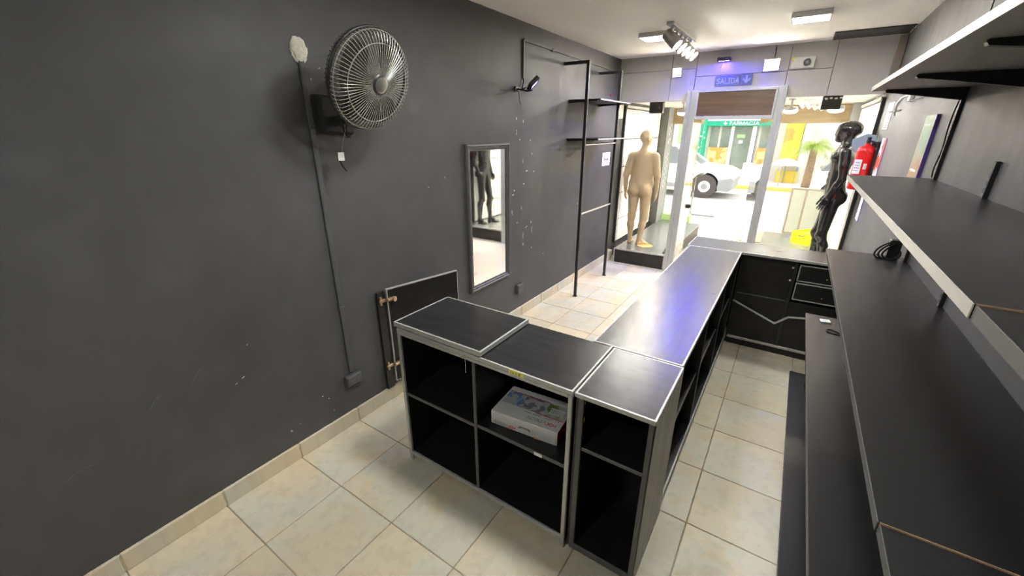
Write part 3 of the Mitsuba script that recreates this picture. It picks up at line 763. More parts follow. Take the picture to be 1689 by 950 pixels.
for (y, z, L, a) in ((0.62, 0.86, 0.05, 0.5), (0.42, 0.80, 0.03, 0.4), (0.10, 0.62, 0.05, 0.0)):
    p = [(XL + 0.0005, y + L * math.cos(a) * s, z + L * math.sin(a) * s + 0.012 * s * (1 - s)) for s in np.linspace(-1, 1, 6)]
    scr.append(tube(p, 0.0007, 4))
part(wl, 'scratches', cat(scr), 'grey_plastic', label='thin pale scratches', stuff=True)

tr = thing('cable_trunking', 'dark grey L-shaped cable trunking running high along the left wall', 'trunking')
part(tr, 'drop', box(XL, XL + 0.018, 3.688, 3.708, 2.475, 2.800, 0.003), 'edge_grey')
part(tr, 'run', hull([(XL + 0.0002, 3.709, 2.812), (XL + 0.016, 3.709, 2.812), (XL + 0.0002, 3.709, 2.790), (XL + 0.016, 3.709, 2.790), (XL + 0.0002, 6.28, 2.790), (XL + 0.016, 6.28, 2.790), (XL + 0.0002, 6.28, 2.768), (XL + 0.016, 6.28, 2.768)]), 'wall_paint')
part(tr, 'joint', box(XL, XL + 0.020, 4.245, 4.275, 2.776, 2.806, 0.003), 'steel_black')


def floodlight(name, lab, c, u, nrm, w, h, col, power, body, depth=0.035, bez=0.014):
    """lamp head at c; u: width direction; nrm: where it shines."""
    u, nrm = np.array(u, float), np.array(nrm, float)
    nrm /= np.linalg.norm(nrm)
    u -= nrm * (u @ nrm)
    u /= np.linalg.norm(u)
    v = np.cross(nrm, u)
    Rm = frame_mat(c, u, v, nrm)
    t = thing(name, lab, 'floodlight', 'floodlights on the walls')

    def pp(nm, m, mt, **kw):
        m.apply_transform(Rm)
        return part(t, nm, m, mt, **kw)

    pp('body', cat(box(-w / 2, w / 2, -h / 2, h / 2, -depth, -0.004, 0.004), box(-w / 2, w / 2, h / 2 - bez, h / 2, -0.004, 0.006, 0.002), box(-w / 2, w / 2, -h / 2, -h / 2 + bez, -0.004, 0.006, 0.002),
                   box(-w / 2, -w / 2 + bez, -h / 2 + bez, h / 2 - bez, -0.004, 0.006, 0.002), box(w / 2 - bez, w / 2, -h / 2 + bez, h / 2 - bez, -0.004, 0.006, 0.002)), body)
    lm = trimesh.Trimesh([(-w / 2 + bez, -h / 2 + bez, 0.001), (w / 2 - bez, -h / 2 + bez, 0.001), (w / 2 - bez, h / 2 - bez, 0.001), (-w / 2 + bez, h / 2 - bez, 0.001)], [[0, 1, 2], [0, 2, 3]], process=False)
    pp('lens', lm, 'lens_white', label='lit lens', **lamp(col, power))
    return t, Rm


VIOLET, WARM, COOL = (0.006, 0.003, 1.0), (1.0, 0.90, 0.70), (1.0, 0.99, 0.94)
fl, Rm = floodlight('floodlight', 'small black violet-lit floodlight on a cable on the left wall', (-2.185, 3.655, 2.415), (0.3, 1.0, 0.45), (0.75, 0.30, -0.62), 0.135, 0.085, (0.22, 0.14, 1.0), UV * 0.002, 'black_plastic')
part(fl, 'bracket', cat(tube([(-2.16, 3.58, 2.36), (-2.20, 3.57, 2.355), (-2.24, 3.60, 2.355), (-2.24, 3.66, 2.38), (-2.215, 3.70, 2.40)], 0.006), box(XL, XL + 0.02, 3.55, 3.62, 2.36, 2.40, 0.003),
                        tube([(XL + 0.01, 3.58, 2.38), (-2.24, 3.62, 2.36)], 0.009)), 'black_plastic')
part(fl, 'cable', cat(tube(spline([(XL + 0.012, 3.698, 2.475), (XL + 0.016, 3.690, 2.44), (XL + 0.02, 3.665, 2.40), (-2.26, 3.62, 2.39)], 20), 0.006), tube(spline([(XL + 0.02, 3.60, 2.36), (XL + 0.03, 3.60, 2.30), (XL + 0.02, 3.63, 2.26), (XL + 0.015, 3.66, 2.25)], 16), 0.003)), 'rubber', True)

# ------------------------------------------------------------------ wall fan
fn = thing('wall_fan', 'black wall fan with dense silver wire guard below the ceiling of the left wall', 'fan')
FC = np.array([-1.985, 1.612, 2.262])
az, tl = 0.03, 0.33
fx = np.array([math.cos(az) * math.cos(tl), math.sin(az) * math.cos(tl), -math.sin(tl)])   # shines forward
fy = np.cross([0, 0, 1], fx)
fy /= np.linalg.norm(fy)
fz = np.cross(fx, fy)
RF = frame_mat(FC, fy, fz, fx)      # local: x across, y up, z forward


def fp(nm, m, mt, smooth=False, **kw):
    m = m.copy()
    m.apply_transform(RF)
    return part(fn, nm, m, mt, smooth, **kw)


def ring(r, z, rad, n=64, k=6):
    th = np.arange(n) * 2 * np.pi / n
    return tube(np.column_stack([r * np.cos(th), r * np.sin(th), np.full(n, z)]), rad, k, closed=True)


wires = []
for k in range(72):
    a = k * 2 * math.pi / 72
    prof = [(0.246, 0.0), (0.245, 0.022), (0.236, 0.042), (0.205, 0.058), (0.150, 0.070), (0.095, 0.077), (0.046, 0.080)]
    wires.append(tube([(r * math.cos(a), r * math.sin(a), z) for r, z in prof], np.array([0.0025, 0.0025, 0.0024, 0.0022, 0.0019, 0.0015, 0.0012]), 4))
fp('front_guard', cat(wires + [ring(0.192, 0.063, 0.0022, 56, 5), ring(0.246, 0.024, 0.0022, 64, 5)]), 'guard_wire', label='silver radial wire guard')
fp('rim', cat(ring(0.250, -0.004, 0.0085, 72, 8)), 'fan_black', True)
wires = []
for k in range(72):
    a = k * 2 * math.pi / 72
    prof = [(0.250, -0.006), (0.244, -0.045), (0.215, -0.072), (0.150, -0.085), (0.075, -0.090)]
    wires.append(tube([(r * math.cos(a), r * math.sin(a), z) for r, z in prof], 0.0013, 4))
fp('rear_guard', cat(wires + [ring(0.215, -0.072, 0.002, 56, 5)]), 'fan_black')
fp('hub_cap', lathe([(0.0, 0.089), (0.036, 0.088), (0.047, 0.084), (0.055, 0.078), (0.058, 0.070), (0.053, 0.068)], 40), 'fan_black', 40)
fp('badge', cat(lathe([(0.0, 0.0935), (0.028, 0.0922), (0.040, 0.0885)], 36)), 'silver_wire', 40, label='oval silver badge')
for k in range(3):
    a0 = k * 2 * math.pi / 3 + 0.4
    pts, nr, na = [], 8, 10
    for i in range(nr):
        r = 0.045 + 0.165 * i / (nr - 1)
        wdt = 0.55 + 0.42 * math.sin(math.pi * min(1, i / (nr - 1) * 0.9))
        for j in range(na):
            s = j / (na - 1) - 0.5
            a = a0 + s * 2 * wdt + 0.35 * (i / nr)
            pts.append((r * math.cos(a), r * math.sin(a), 0.012 + 0.045 * s * 1.2))
    pts = np.array(pts)
    q = []
    for i in range(nr - 1):
        for j in range(na - 1):
            b0 = i * na + j
            q += [[b0, b0 + 1, b0 + na + 1], [b0, b0 + na + 1, b0 + na]]
    q = np.array(q)
    v2 = np.vstack([pts, pts - [0, 0, 0.002]])
    fp('blade', trimesh.Trimesh(v2, np.vstack([q, q[:, ::-1] + len(pts)]), process=False), 'fan_blade', True)
fp('motor', cat(lathe([(0.0, -0.19), (0.045, -0.188), (0.062, -0.17), (0.068, -0.13), (0.068, -0.092), (0.05, -0.085), (0.0, -0.085)], 32), cyl((0, 0, -0.09), (0, 0, 0.07), 0.03, n=20)), 'fan_black', 40)
neck0 = FC - fx * 0.14
part(fn, 'arm', cat(cyl(neck0, (-2.21, 1.60, 2.07), 0.030, 0.024), cyl((-2.21, 1.60, 2.08), (XL + 0.03, 1.59, 2.06), 0.028, n=20)), 'fan_black', 30)
part(fn, 'wall_plate', hull([(XL, 1.495, 2.205), (XL, 1.495, 1.995), (XL, 1.715, 1.985), (XL, 1.715, 2.205), (XL + 0.045, 1.515, 2.19), (XL + 0.045, 1.515, 2.010), (XL + 0.045, 1.70, 2.000), (XL + 0.045, 1.70, 2.19)]), 'fan_black')
part(fn, 'knob', cat(cyl((-2.19, 1.600, 2.055), (-2.155, 1.592, 2.045), 0.026, n=24)), 'silver_wire', 30, label='silver tilt knob')
part(fn, 'wiring', cat([tube(spline([(-2.17, 1.56 + 0.02 * k, 2.18), (-2.19, 1.55 + 0.015 * k, 2.10), (-2.22, 1.57 + 0.012 * k, 2.02 - 0.01 * k), (-2.20, 1.60 - 0.01 * k, 1.975)], 16), 0.004) for k in range(3)]), 'rubber', True)
part(fn, 'pull_cord', cat(tube([(-2.20, 1.575, 2.02), (-2.20, 1.535, 1.93), (-2.20, 1.525, 1.86)], 0.0012, 5)), 'silver_wire')
tag_ = part(fn, 'cord_tag', box(-2.202, -2.199, 1.500, 1.540, 1.850, 1.895), 'paper', label='small white paper tag on the cord')
part(fn, 'cord_end', cat(tube([(-2.20, 1.510, 1.845), (-2.20, 1.525, 1.815), (-2.20, 1.545, 1.79)], 0.006), ), 'rubber')

# ------------------------------------------------------------------ clothes rack on the left wall
rk = thing('clothes_rack', 'black steel clothes rack of two tall posts with chrome hanging rails', 'rack')
for yp in (4.570, 5.560):
    post = part(rk, 'post', box(-2.076, -2.044, yp - 0.016, yp + 0.016, 0.0, 2.715, 0.002), 'steel_black')
    part(rk, 'arm', box(XL, -2.076, yp - 0.016, yp + 0.016, 2.685, 2.715, 0.002), 'steel_black')
    part(post, 'foot_plate', box(-2.085, -2.035, yp - 0.022, yp + 0.022, 0.0, 0.005), 'steel_black')
for z in (1.862, 1.062):
    part(rk, 'hanging_rail', cyl((-2.06, 4.586, z), (-2.06, 5.544, z), 0.013, n=16), 'chrome', 30)
for z, lab in ((2.345, 'upper dark board shelf with silver front edge on the clothes rack'), (1.925, 'lower dark board shelf with silver front edge on the clothes rack')):
    t = thing('rack_shelf', lab, 'shelf', 'board shelves on the clothes rack')
    part(t, 'board', box(XL + 0.002, -1.955, 4.70, 5.68, z - 0.010, z), 'shelf_black')
    part(t, 'front_edge', box(-1.955, -1.943, 4.70, 5.68, z - 0.014, z + 0.002, 0.002), 'aluminium')
    part(t, 'end_edge', box(XL + 0.002, -1.955, 4.694, 4.70, z - 0.012, z + 0.001), 'shelf_black')
    for yb in (4.72, 5.60):
        part(t, 'bracket', hull([(XL, yb, z - 0.010), (XL, yb + 0.012, z - 0.010), (XL, yb, z - 0.034), (XL, yb + 0.012, z - 0.034), (-2.0, yb, z - 0.010), (-2.0, yb + 0.012, z - 0.010), (-2.0, yb, z - 0.017), (-2.0, yb + 0.012, z - 0.017)]), 'steel_black')
nt = thing('paper_notice', 'white paper notice taped to the left wall behind the rear rack post', 'notice')
part(nt, 'sheet', box(XL + 0.0005, XL + 0.002, 5.86, 6.16, 1.53, 1.715), 'paper')
part(nt, 'print_band', cat(box(XL + 0.002, XL + 0.0026, 5.92, 5.95, 1.60, 1.65), box(XL + 0.002, XL + 0.0026, 5.975, 6.10, 1.605, 1.63)), 'grey_plastic')
solo('indicator_light', 'tiny red indicator on the left wall near the front corner', 'indicator', cyl((XL, 5.99, 2.478), (XL + 0.012, 5.99, 2.478), 0.016, n=14), 'red_flat')

# ------------------------------------------------------------------ ceiling lamps
for (x0, y0, lab) in ((-1.625, 4.79, 'square white ceiling lamp beside the track spotlights'), (-0.287, 4.715, 'square white ceiling lamp nearest the right wall'),
                   (-1.12, 1.65, 'square white ceiling lamp above the low open cabinet'), (-0.287, 1.60, 'square white ceiling lamp above the narrow aisle'), (-1.2, -0.9, 'square white ceiling lamp at the rear of the shop')):
    t = thing('ceiling_lamp', lab, 'ceiling lamp', 'square ceiling lamps')
    s = 0.29
    part(t, 'frame', cat(box(x0, x0 + s, y0, y0 + 0.012, ZC - 0.042, ZC, 0.003), box(x0, x0 + s, y0 + s - 0.012, y0 + s, ZC - 0.042, ZC, 0.003), box(x0, x0 + 0.012, y0 + 0.012, y0 + s - 0.012, ZC - 0.042, ZC), box(x0 + s - 0.012, x0 + s, y0 + 0.012, y0 + s - 0.012, ZC - 0.042, ZC)), 'white_plastic')
    zz = ZC - 0.040
    part(t, 'diffuser', trimesh.Trimesh([(x0 + .012, y0 + .012, zz), (x0 + .012, y0 + s - .012, zz), (x0 + s - .012, y0 + s - .012, zz), (x0 + s - .012, y0 + .012, zz)], [[0, 1, 2], [0, 2, 3]], process=False), 'lens_white', label='lit diffuser', **lamp(COOL, LED_PANEL))

tk = thing('track_light', 'chrome track with five lit spotlights on the ceiling', 'track light')
part(tk, 'track', box(-1.255, -1.185, 4.44, 5.42, ZC - 0.028, ZC, 0.004), 'alu_frame')
sd = np.array([0.72, -0.12, -0.68])
sd /= np.linalg.norm(sd)
for k in range(5):
    yk = 4.56 + 0.185 * k
    c = np.array([-1.22, yk, ZC - 0.125])
    a0 = c - sd * 0.075
    a1 = c + sd * 0.085
    h = part(tk, 'spotlight', cat(cyl(a0, a1, 0.052, n=28, cap=False), cyl(a0, a0 - sd * 0.012, 0.052, 0.040, n=28), cyl(a1, a1 + sd * 0.006, 0.052, 0.056, n=28, cap=False)), 'head_grey', 30)
    part(h, 'yoke', cat(cyl((-1.22, yk, ZC - 0.028), (-1.22, yk, ZC - 0.085), 0.009, n=12), box(-1.235, -1.205, yk - 0.02, yk + 0.02, ZC - 0.040, ZC - 0.026, 0.003)), 'chrome', 30)
    lens = cyl(a1 - sd * 0.004, a1 - sd * 0.002, 0.043, n=20)
    ca = a1 - sd * 0.003
    uu = np.cross(sd, [0, 0, 1])
    uu /= np.linalg.norm(uu)
    vv = np.cross(sd, uu)
    th = np.arange(14) * 2 * np.pi / 14
    ringp = ca + 0.047 * (np.cos(th)[:, None] * uu + np.sin(th)[:, None] * vv)
    fan = trimesh.Trimesh(np.vstack([ringp, [ca]]), [[i, (i + 1) % 14, 14] for i in range(14)], process=False)
    if fan.face_normals[0] @ sd < 0:
        fan.invert()
    part(h, 'lens', fan, 'lens_white', label='lit lens', **lamp(COOL, SPOT))

# ------------------------------------------------------------------ things on the front wall
for (x, z, w, h, lab) in ((-1.545, 2.725, 0.115, 0.115, 'lit warm white floodlight on the left of the front wall'), (-0.475, 2.735, 0.165, 0.135, 'lit warm white floodlight right of the exit sign')):
    t, _ = floodlight('floodlight', lab, (x, YF - 0.075, z), (-1, 0, 0), (0.03, -0.93, -0.36), w, h, WARM, FLOOD * (1.0 if x < -1 else 0.5), 'white_plastic', bez=0.008)
    part(t, 'bracket', box(x - 0.02, x + 0.02, YF - 0.06, YF + 0.002, z - 0.01, z + 0.02, 0.003), 'white_plastic')
    if x > -1:
        part(t, 'cable', tube(spline([(x + 0.01, YF - 0.004, z + 0.05), (x + 0.012, YF - 0.006, z + 0.13), (x + 0.008, YF - 0.006, ZC - 0.01)], 10), 0.004), 'rubber', True)
fu, _ = floodlight('floodlight', 'lit violet floodlight above the exit sign', (-1.000, YF - 0.066, 2.822), (-1, 0, 0), (0.0, 0.0, -1.0), 0.150, 0.085, VIOLET, UV, 'violet_body')
part(fu, 'bracket', cat(tube([(-1.07, YF - 0.08, 2.83), (-1.07, YF, 2.84)], 0.005), tube([(-0.93, YF - 0.08, 2.83), (-0.93, YF, 2.84)], 0.005)), 'violet_body')
part(fu, 'cable', tube(spline([(-1.0, YF - 0.05, 2.82), (-1.03, YF - 0.01, 2.77), (-1.035, YF - 0.004, 2.70)], 12), 0.004), 'white_plastic', True)

sg = thing('exit_sign', 'SALIDA exit sign with a down arrow above the door', 'sign')
part(sg, 'plate', box(-1.075, -0.790, YF - 0.012, YF, 2.538, 2.660, 0.002), 'sign_plate')
part(sg, 'plate', box(-0.785, -0.655, YF - 0.014, YF, 2.538, 2.668, 0.002), 'sign_plate', label='square plate with the arrow')
part(sg, 'lettering', text('SALIDA', 0.062, (-1.062, YF - 0.012, 2.566), (1, 0, 0), (0, 0, 1), 0.002, bold=True, width=0.262), 'sign_letter')
part(sg, 'arrow', cat(extrude([(-0.012, 0.045), (0.012, 0.045), (0.012, -0.005), (0.040, 0.022), (0.046, 0.006), (0.0, -0.045), (-0.046, 0.006), (-0.040, 0.022), (-0.012, -0.005)], 0.002, (-0.720, YF - 0.014, 2.602), (1, 0, 0), (0, 0, 1))), 'sign_letter')
em = thing('emergency_light', 'white emergency light box with round black lamp on the front wall', 'emergency light')
part(em, 'housing', box(-0.285, -0.052, YF - 0.06, YF, 2.682, 2.800, 0.006), 'white_plastic')
part(em, 'lamp', cat(cyl((-0.128, YF - 0.06, 2.737), (-0.128, YF - 0.085, 2.737), 0.036, n=28), ), 'black_plastic', 30)
part(em, 'reflector', cyl((-0.128, YF - 0.085, 2.737), (-0.128, YF - 0.088, 2.737), 0.016, n=20), 'grey_plastic')
part(em, 'label', box(-0.276, -0.255, YF - 0.0612, YF - 0.06, 2.76, 2.795), 'yellow_sticker')

# ------------------------------------------------------------------ lamps and boxes in the display windows
for (x, y, lab) in ((-1.615, 7.2, 'round lit lamp hanging in the left display'), (-0.215, 7.2, 'round lit lamp beside the door in the right display'), (0.285, 7.2, 'round lit lamp above the black mannequin')):
    t = thing('display_lamp', lab, 'lamp', 'round display lamps')
    part(t, 'stem', cat(cyl((x, y, 2.31), (x, y, ZD), 0.014, n=14), cyl((x, y, ZD - 0.02), (x, y, ZD), 0.045, n=24)), 'chrome', 30)
    part(t, 'housing', lathe([(0.02, 2.325), (0.080, 2.320), (0.092, 2.300), (0.092, 2.270)], 32).apply_translation([x, y, 0]), 'white_plastic', 40)
    th = np.arange(20) * 2 * np.pi / 20
    bulb = lathe([(0.090, 2.272), (0.084, 2.250), (0.056, 2.232), (0.001, 2.226)], 14).apply_translation([x, y, 0])
    if bulb.face_normals[0] @ np.array([bulb.triangles_center[0][0] - x, bulb.triangles_center[0][1] - y, -0.05]) < 0:
        bulb.invert()
    part(t, 'bulb', bulb, 'lens_white', label='lit bulb', **lamp(WARM, DISPLAY))
ts = thing('track_light', 'row of four small white spotlights under the right display ceiling', 'track light')
part(ts, 'track', box(-0.10, 0.16, 7.5, 7.53, ZD - 0.02, ZD, 0.003), 'white_plastic')
for k in range(4):
    a = np.array([-0.10 + 0.075 * k, 7.515, 2.345 - 0.012 * k])
    dd = np.array([0.55, -0.3, -0.6])
    dd /= np.linalg.norm(dd)
    h = part(ts, 'spotlight', cat(cyl(a - dd * 0.04, a + dd * 0.04, 0.026, n=18), cyl(a, (a[0], a[1], ZD - 0.02), 0.006, n=8)), 'white_plastic', 30)
for (x, lab) in ((-1.95, 'dark box hanging under the left display ceiling'), (0.213, 'dark box with pale printing hanging under the right display ceiling')):
    t = thing('hanging_box', lab, 'box', 'dark boxes in the display windows')
    part(t, 'housing', box(x - 0.10, x + 0.10, 6.88, 6.98, 2.262, ZD - 0.001, 0.005), 'platform_black')
    if x > 0:
        part(t, 'printing', cat([box(x - 0.08 + 0.05 * k, x - 0.05 + 0.05 * k, 6.879, 6.8802, 2.375 + 0.006 * (k % 2), 2.395 + 0.006 * (k % 2)) for k in range(4)]), 'white_paint')
    else:
        part(t, 'lens', cyl((x + 0.05, 6.88, 2.34), (x + 0.05, 6.875, 2.34), 0.02, n=16), 'mirror_frame')


# ------------------------------------------------------------------ figures: signed distance fields and surface nets
def round_cone(P, a, b, ra, rb):
    a, b = np.asarray(a, float), np.asarray(b, float)
    d = b - a
    t = np.clip(((P - a) @ d) / (d @ d), 0, 1)
    return np.linalg.norm(P - a - t[..., None] * d, axis=-1) - (ra + (rb - ra) * t)


def ellipsoid(P, c, r, R=None):
    q = P - np.asarray(c, float)
    if R is not None:
        q = q @ R
    r = np.asarray(r, float)
    k0 = np.linalg.norm(q / r, axis=-1)
    k1 = np.linalg.norm(q / r ** 2, axis=-1)
    return k0 * (k0 - 1) / np.maximum(k1, 1e-9)


def field_mesh(prims, lo, hi, h):
    lo, hi = np.array(lo, float), np.array(hi, float)
    n = np.ceil((hi - lo) / h).astype(int) + 1
    F = np.full(n, 0.5)
    ax = [lo[i] + h * np.arange(n[i]) for i in range(3)]
    for kind, args, k in prims:
        if kind == 'c':
            a, b, ra, rb = args
            bl_ = np.minimum(np.array(a) - ra, np.array(b) - rb)
            bh_ = np.maximum(np.array(a) + ra, np.array(b) + rb)
        else:
            rr = max(args[1])
            bl_, bh_ = np.array(args[0]) - rr, np.array(args[0]) + rr
        m = 0.04 + k
        i0 = np.clip(np.floor((bl_ - m - lo) / h).astype(int), 0, n)
        i1 = np.clip(np.ceil((bh_ + m - lo) / h).astype(int) + 1, 0, n)
        if (i1 <= i0).any():
            continue
        sl = tuple(slice(a_, b_) for a_, b_ in zip(i0, i1))
        P = np.stack(np.meshgrid(ax[0][sl[0]], ax[1][sl[1]], ax[2][sl[2]], indexing='ij'), -1)
        d = round_cone(P, *args) if kind == 'c' else ellipsoid(P, *args)
        f = F[sl]
        w = np.clip(0.5 + 0.5 * (f - d) / k, 0, 1)
        F[sl] = f * (1 - w) + d * w - k * w * (1 - w)
    return surface_nets(F, lo, h)


def surface_nets(F, lo, h):
    s = F < 0
    c = [s[dx:s.shape[0] - 1 + dx, dy:s.shape[1] - 1 + dy, dz:s.shape[2] - 1 + dz] for dx in (0, 1) for dy in (0, 1) for dz in (0, 1)]
    tot = sum(x.astype(int) for x in c)
    act = (tot > 0) & (tot < 8)
    idx = -np.ones(act.shape, int)
    cells = np.argwhere(act)
    idx[act] = np.arange(len(cells))
    acc, cnt = np.zeros((len(cells), 3)), np.zeros(len(cells))
    corners = [(0, 0, 0), (1, 0, 0), (0, 1, 0), (1, 1, 0), (0, 0, 1), (1, 0, 1), (0, 1, 1), (1, 1, 1)]
    for a in range(8):
        for b in range(a + 1, 8):
            pa_, pb_ = np.array(corners[a]), np.array(corners[b])
            if np.abs(pa_ - pb_).sum() != 1:
                continue
            fa, fb = F[tuple((cells + pa_).T)], F[tuple((cells + pb_).T)]
            x = (fa < 0) != (fb < 0)
            t = np.where(x, fa / np.where(x, fa - fb, 1), 0)
            acc += np.where(x[:, None], pa_ + t[:, None] * (pb_ - pa_), 0)
            cnt += x
    V = lo + h * (cells + acc / cnt[:, None])
    faces = []
    for axis in range(3):
        sh = [slice(1, -1)] * 3
        A = [slice(1, -1)] * 3
        A[axis] = slice(0, -1)
        B = list(A)
        B[axis] = slice(1, None)
        A, B = tuple(A), tuple(B)
        sa, sb = s[A], s[B]
        e = np.argwhere(sa != sb)
        if not len(e):
            continue
        flip = sa[tuple(e.T)]
        off = np.ones(3, int)
        off[axis] = 0
        e = e + off
        o1, o2 = [(1, 2), (2, 0), (0, 1)][axis]
        d1_, d2_ = np.zeros(3, int), np.zeros(3, int)
        d1_[o1], d2_[o2] = 1, 1
        q = np.stack([idx[tuple((e - d1_ - d2_).T)], idx[tuple((e - d2_).T)], idx[tuple(e.T)], idx[tuple((e - d1_).T)]], 1)
        q = np.where(flip[:, None], q, q[:, ::-1])
        faces.append(q)
    q = np.vstack(faces)
    m = trimesh.Trimesh(V, np.vstack([q[:, [0, 1, 2]], q[:, [0, 2, 3]]]), process=False)
    return m


def hand_prims(wrist, d, side, palm, spread=0.011, size=1.0, curl=0.25):
    """wrist: point; d: pointing direction of the hand; side: towards the thumb; palm: palm normal."""
    wrist, d, side, palm = (np.array(x, float) for x in (wrist, d, side, palm))
    d /= np.linalg.norm(d)
    side -= d * (side @ d)
    side /= np.linalg.norm(side)
    palm = np.cross(d, side) * (1 if np.cross(d, side) @ palm > 0 else -1)
    pr_ = []
    S = size
    for i, (off, L, r) in enumerate(((0.029, 0.068, 0.0088), (0.0095, 0.076, 0.0090), (-0.0105, 0.071, 0.0087), (-0.029, 0.056, 0.0078))):
        base = wrist + d * 0.092 * S * (1 - 0.06 * (i == 3)) + side * off * S
        pr_.append(('c', (wrist + side * off * 0.55 * S + d * 0.012, base, 0.0145 * S, 0.0115 * S), 0.012))
        ang = (1.5 - i) * 0.055
        dd_ = d + side * ang
        dd_ /= np.linalg.norm(dd_)
        p0 = base
        for s_, (fr, rr) in enumerate(((0.45, 1.0), (0.32, 0.93), (0.23, 0.82))):
            c_ = curl * (s_ + 0.7)
            dir_ = dd_ * math.cos(c_) + palm * math.sin(c_)
            p1 = p0 + dir_ * L * fr * S
            pr_.append(('c', (p0, p1, r * rr * S, r * rr * 0.93 * S), 0.004))
            p0 = p1
    t0 = wrist + d * 0.022 * S + side * 0.022 * S + palm * 0.006
    t1 = t0 + (d * 0.75 + side * 0.62 + palm * 0.3) * 0.042 * S
    t2 = t1 + (d * 0.92 + side * 0.28 + palm * 0.25) * 0.034 * S
    t3 = t2 + (d * 0.97 + side * 0.05 + palm * 0.22) * 0.028 * S
    pr_ += [('c', (t0, t1, 0.0150 * S, 0.0118 * S), 0.010), ('c', (t1, t2, 0.0112 * S, 0.0100 * S), 0.004), ('c', (t2, t3, 0.0100 * S, 0.0082 * S), 0.004)]
    return pr_


def foot_prims(ankle, d, S=1.0, k=0.02):
    """ankle joint; d: horizontal pointing direction; the sole lies at z = 0."""
    a = np.array(ankle, float)
    d = np.array([d[0], d[1], 0.0])
    d /= np.linalg.norm(d)
    s = np.array([-d[1], d[0], 0])
    o = np.array([a[0], a[1], 0.0])
    pr_ = [('c', (a, o - d * 0.020 * S + [0, 0, 0.030], 0.037 * S, 0.030 * S), k),
           ('c', (a + d * 0.012, o + d * 0.115 * S + [0, 0, 0.026], 0.034 * S, 0.025 * S), k),
           ('c', (o - d * 0.02 * S + [0, 0, 0.03], o + d * 0.12 * S - s * 0.022 + [0, 0, 0.022], 0.028 * S, 0.022 * S), k),
           ('c', (o - d * 0.02 * S + [0, 0, 0.03], o + d * 0.12 * S + s * 0.022 + [0, 0, 0.022], 0.028 * S, 0.022 * S), k)]
    for i in range(5):
        off = (i - 2) * 0.0185 * S
        b = o + d * (0.125 - 0.006 * abs(i - 1)) * S + s * off + [0, 0, 0.017]
        pr_.append(('c', (b, b + d * (0.050 - 0.006 * i) * S - [0, 0, 0.004], (0.0150 if i == 0 else 0.0115) * S, 0.0105 * S), 0.006))
    return pr_


def place(m, xy, z, ang):
    """local: y forward, x to the figure's right; ang turns +y counter-clockwise."""
    m = rz(m, ang)
    m.apply_translation([xy[0], xy[1], z])
    return m


def rotz2(v, a):
    return np.array([v[0] * math.cos(a) - v[1] * math.sin(a), v[0] * math.sin(a) + v[1] * math.cos(a), *v[2:]])


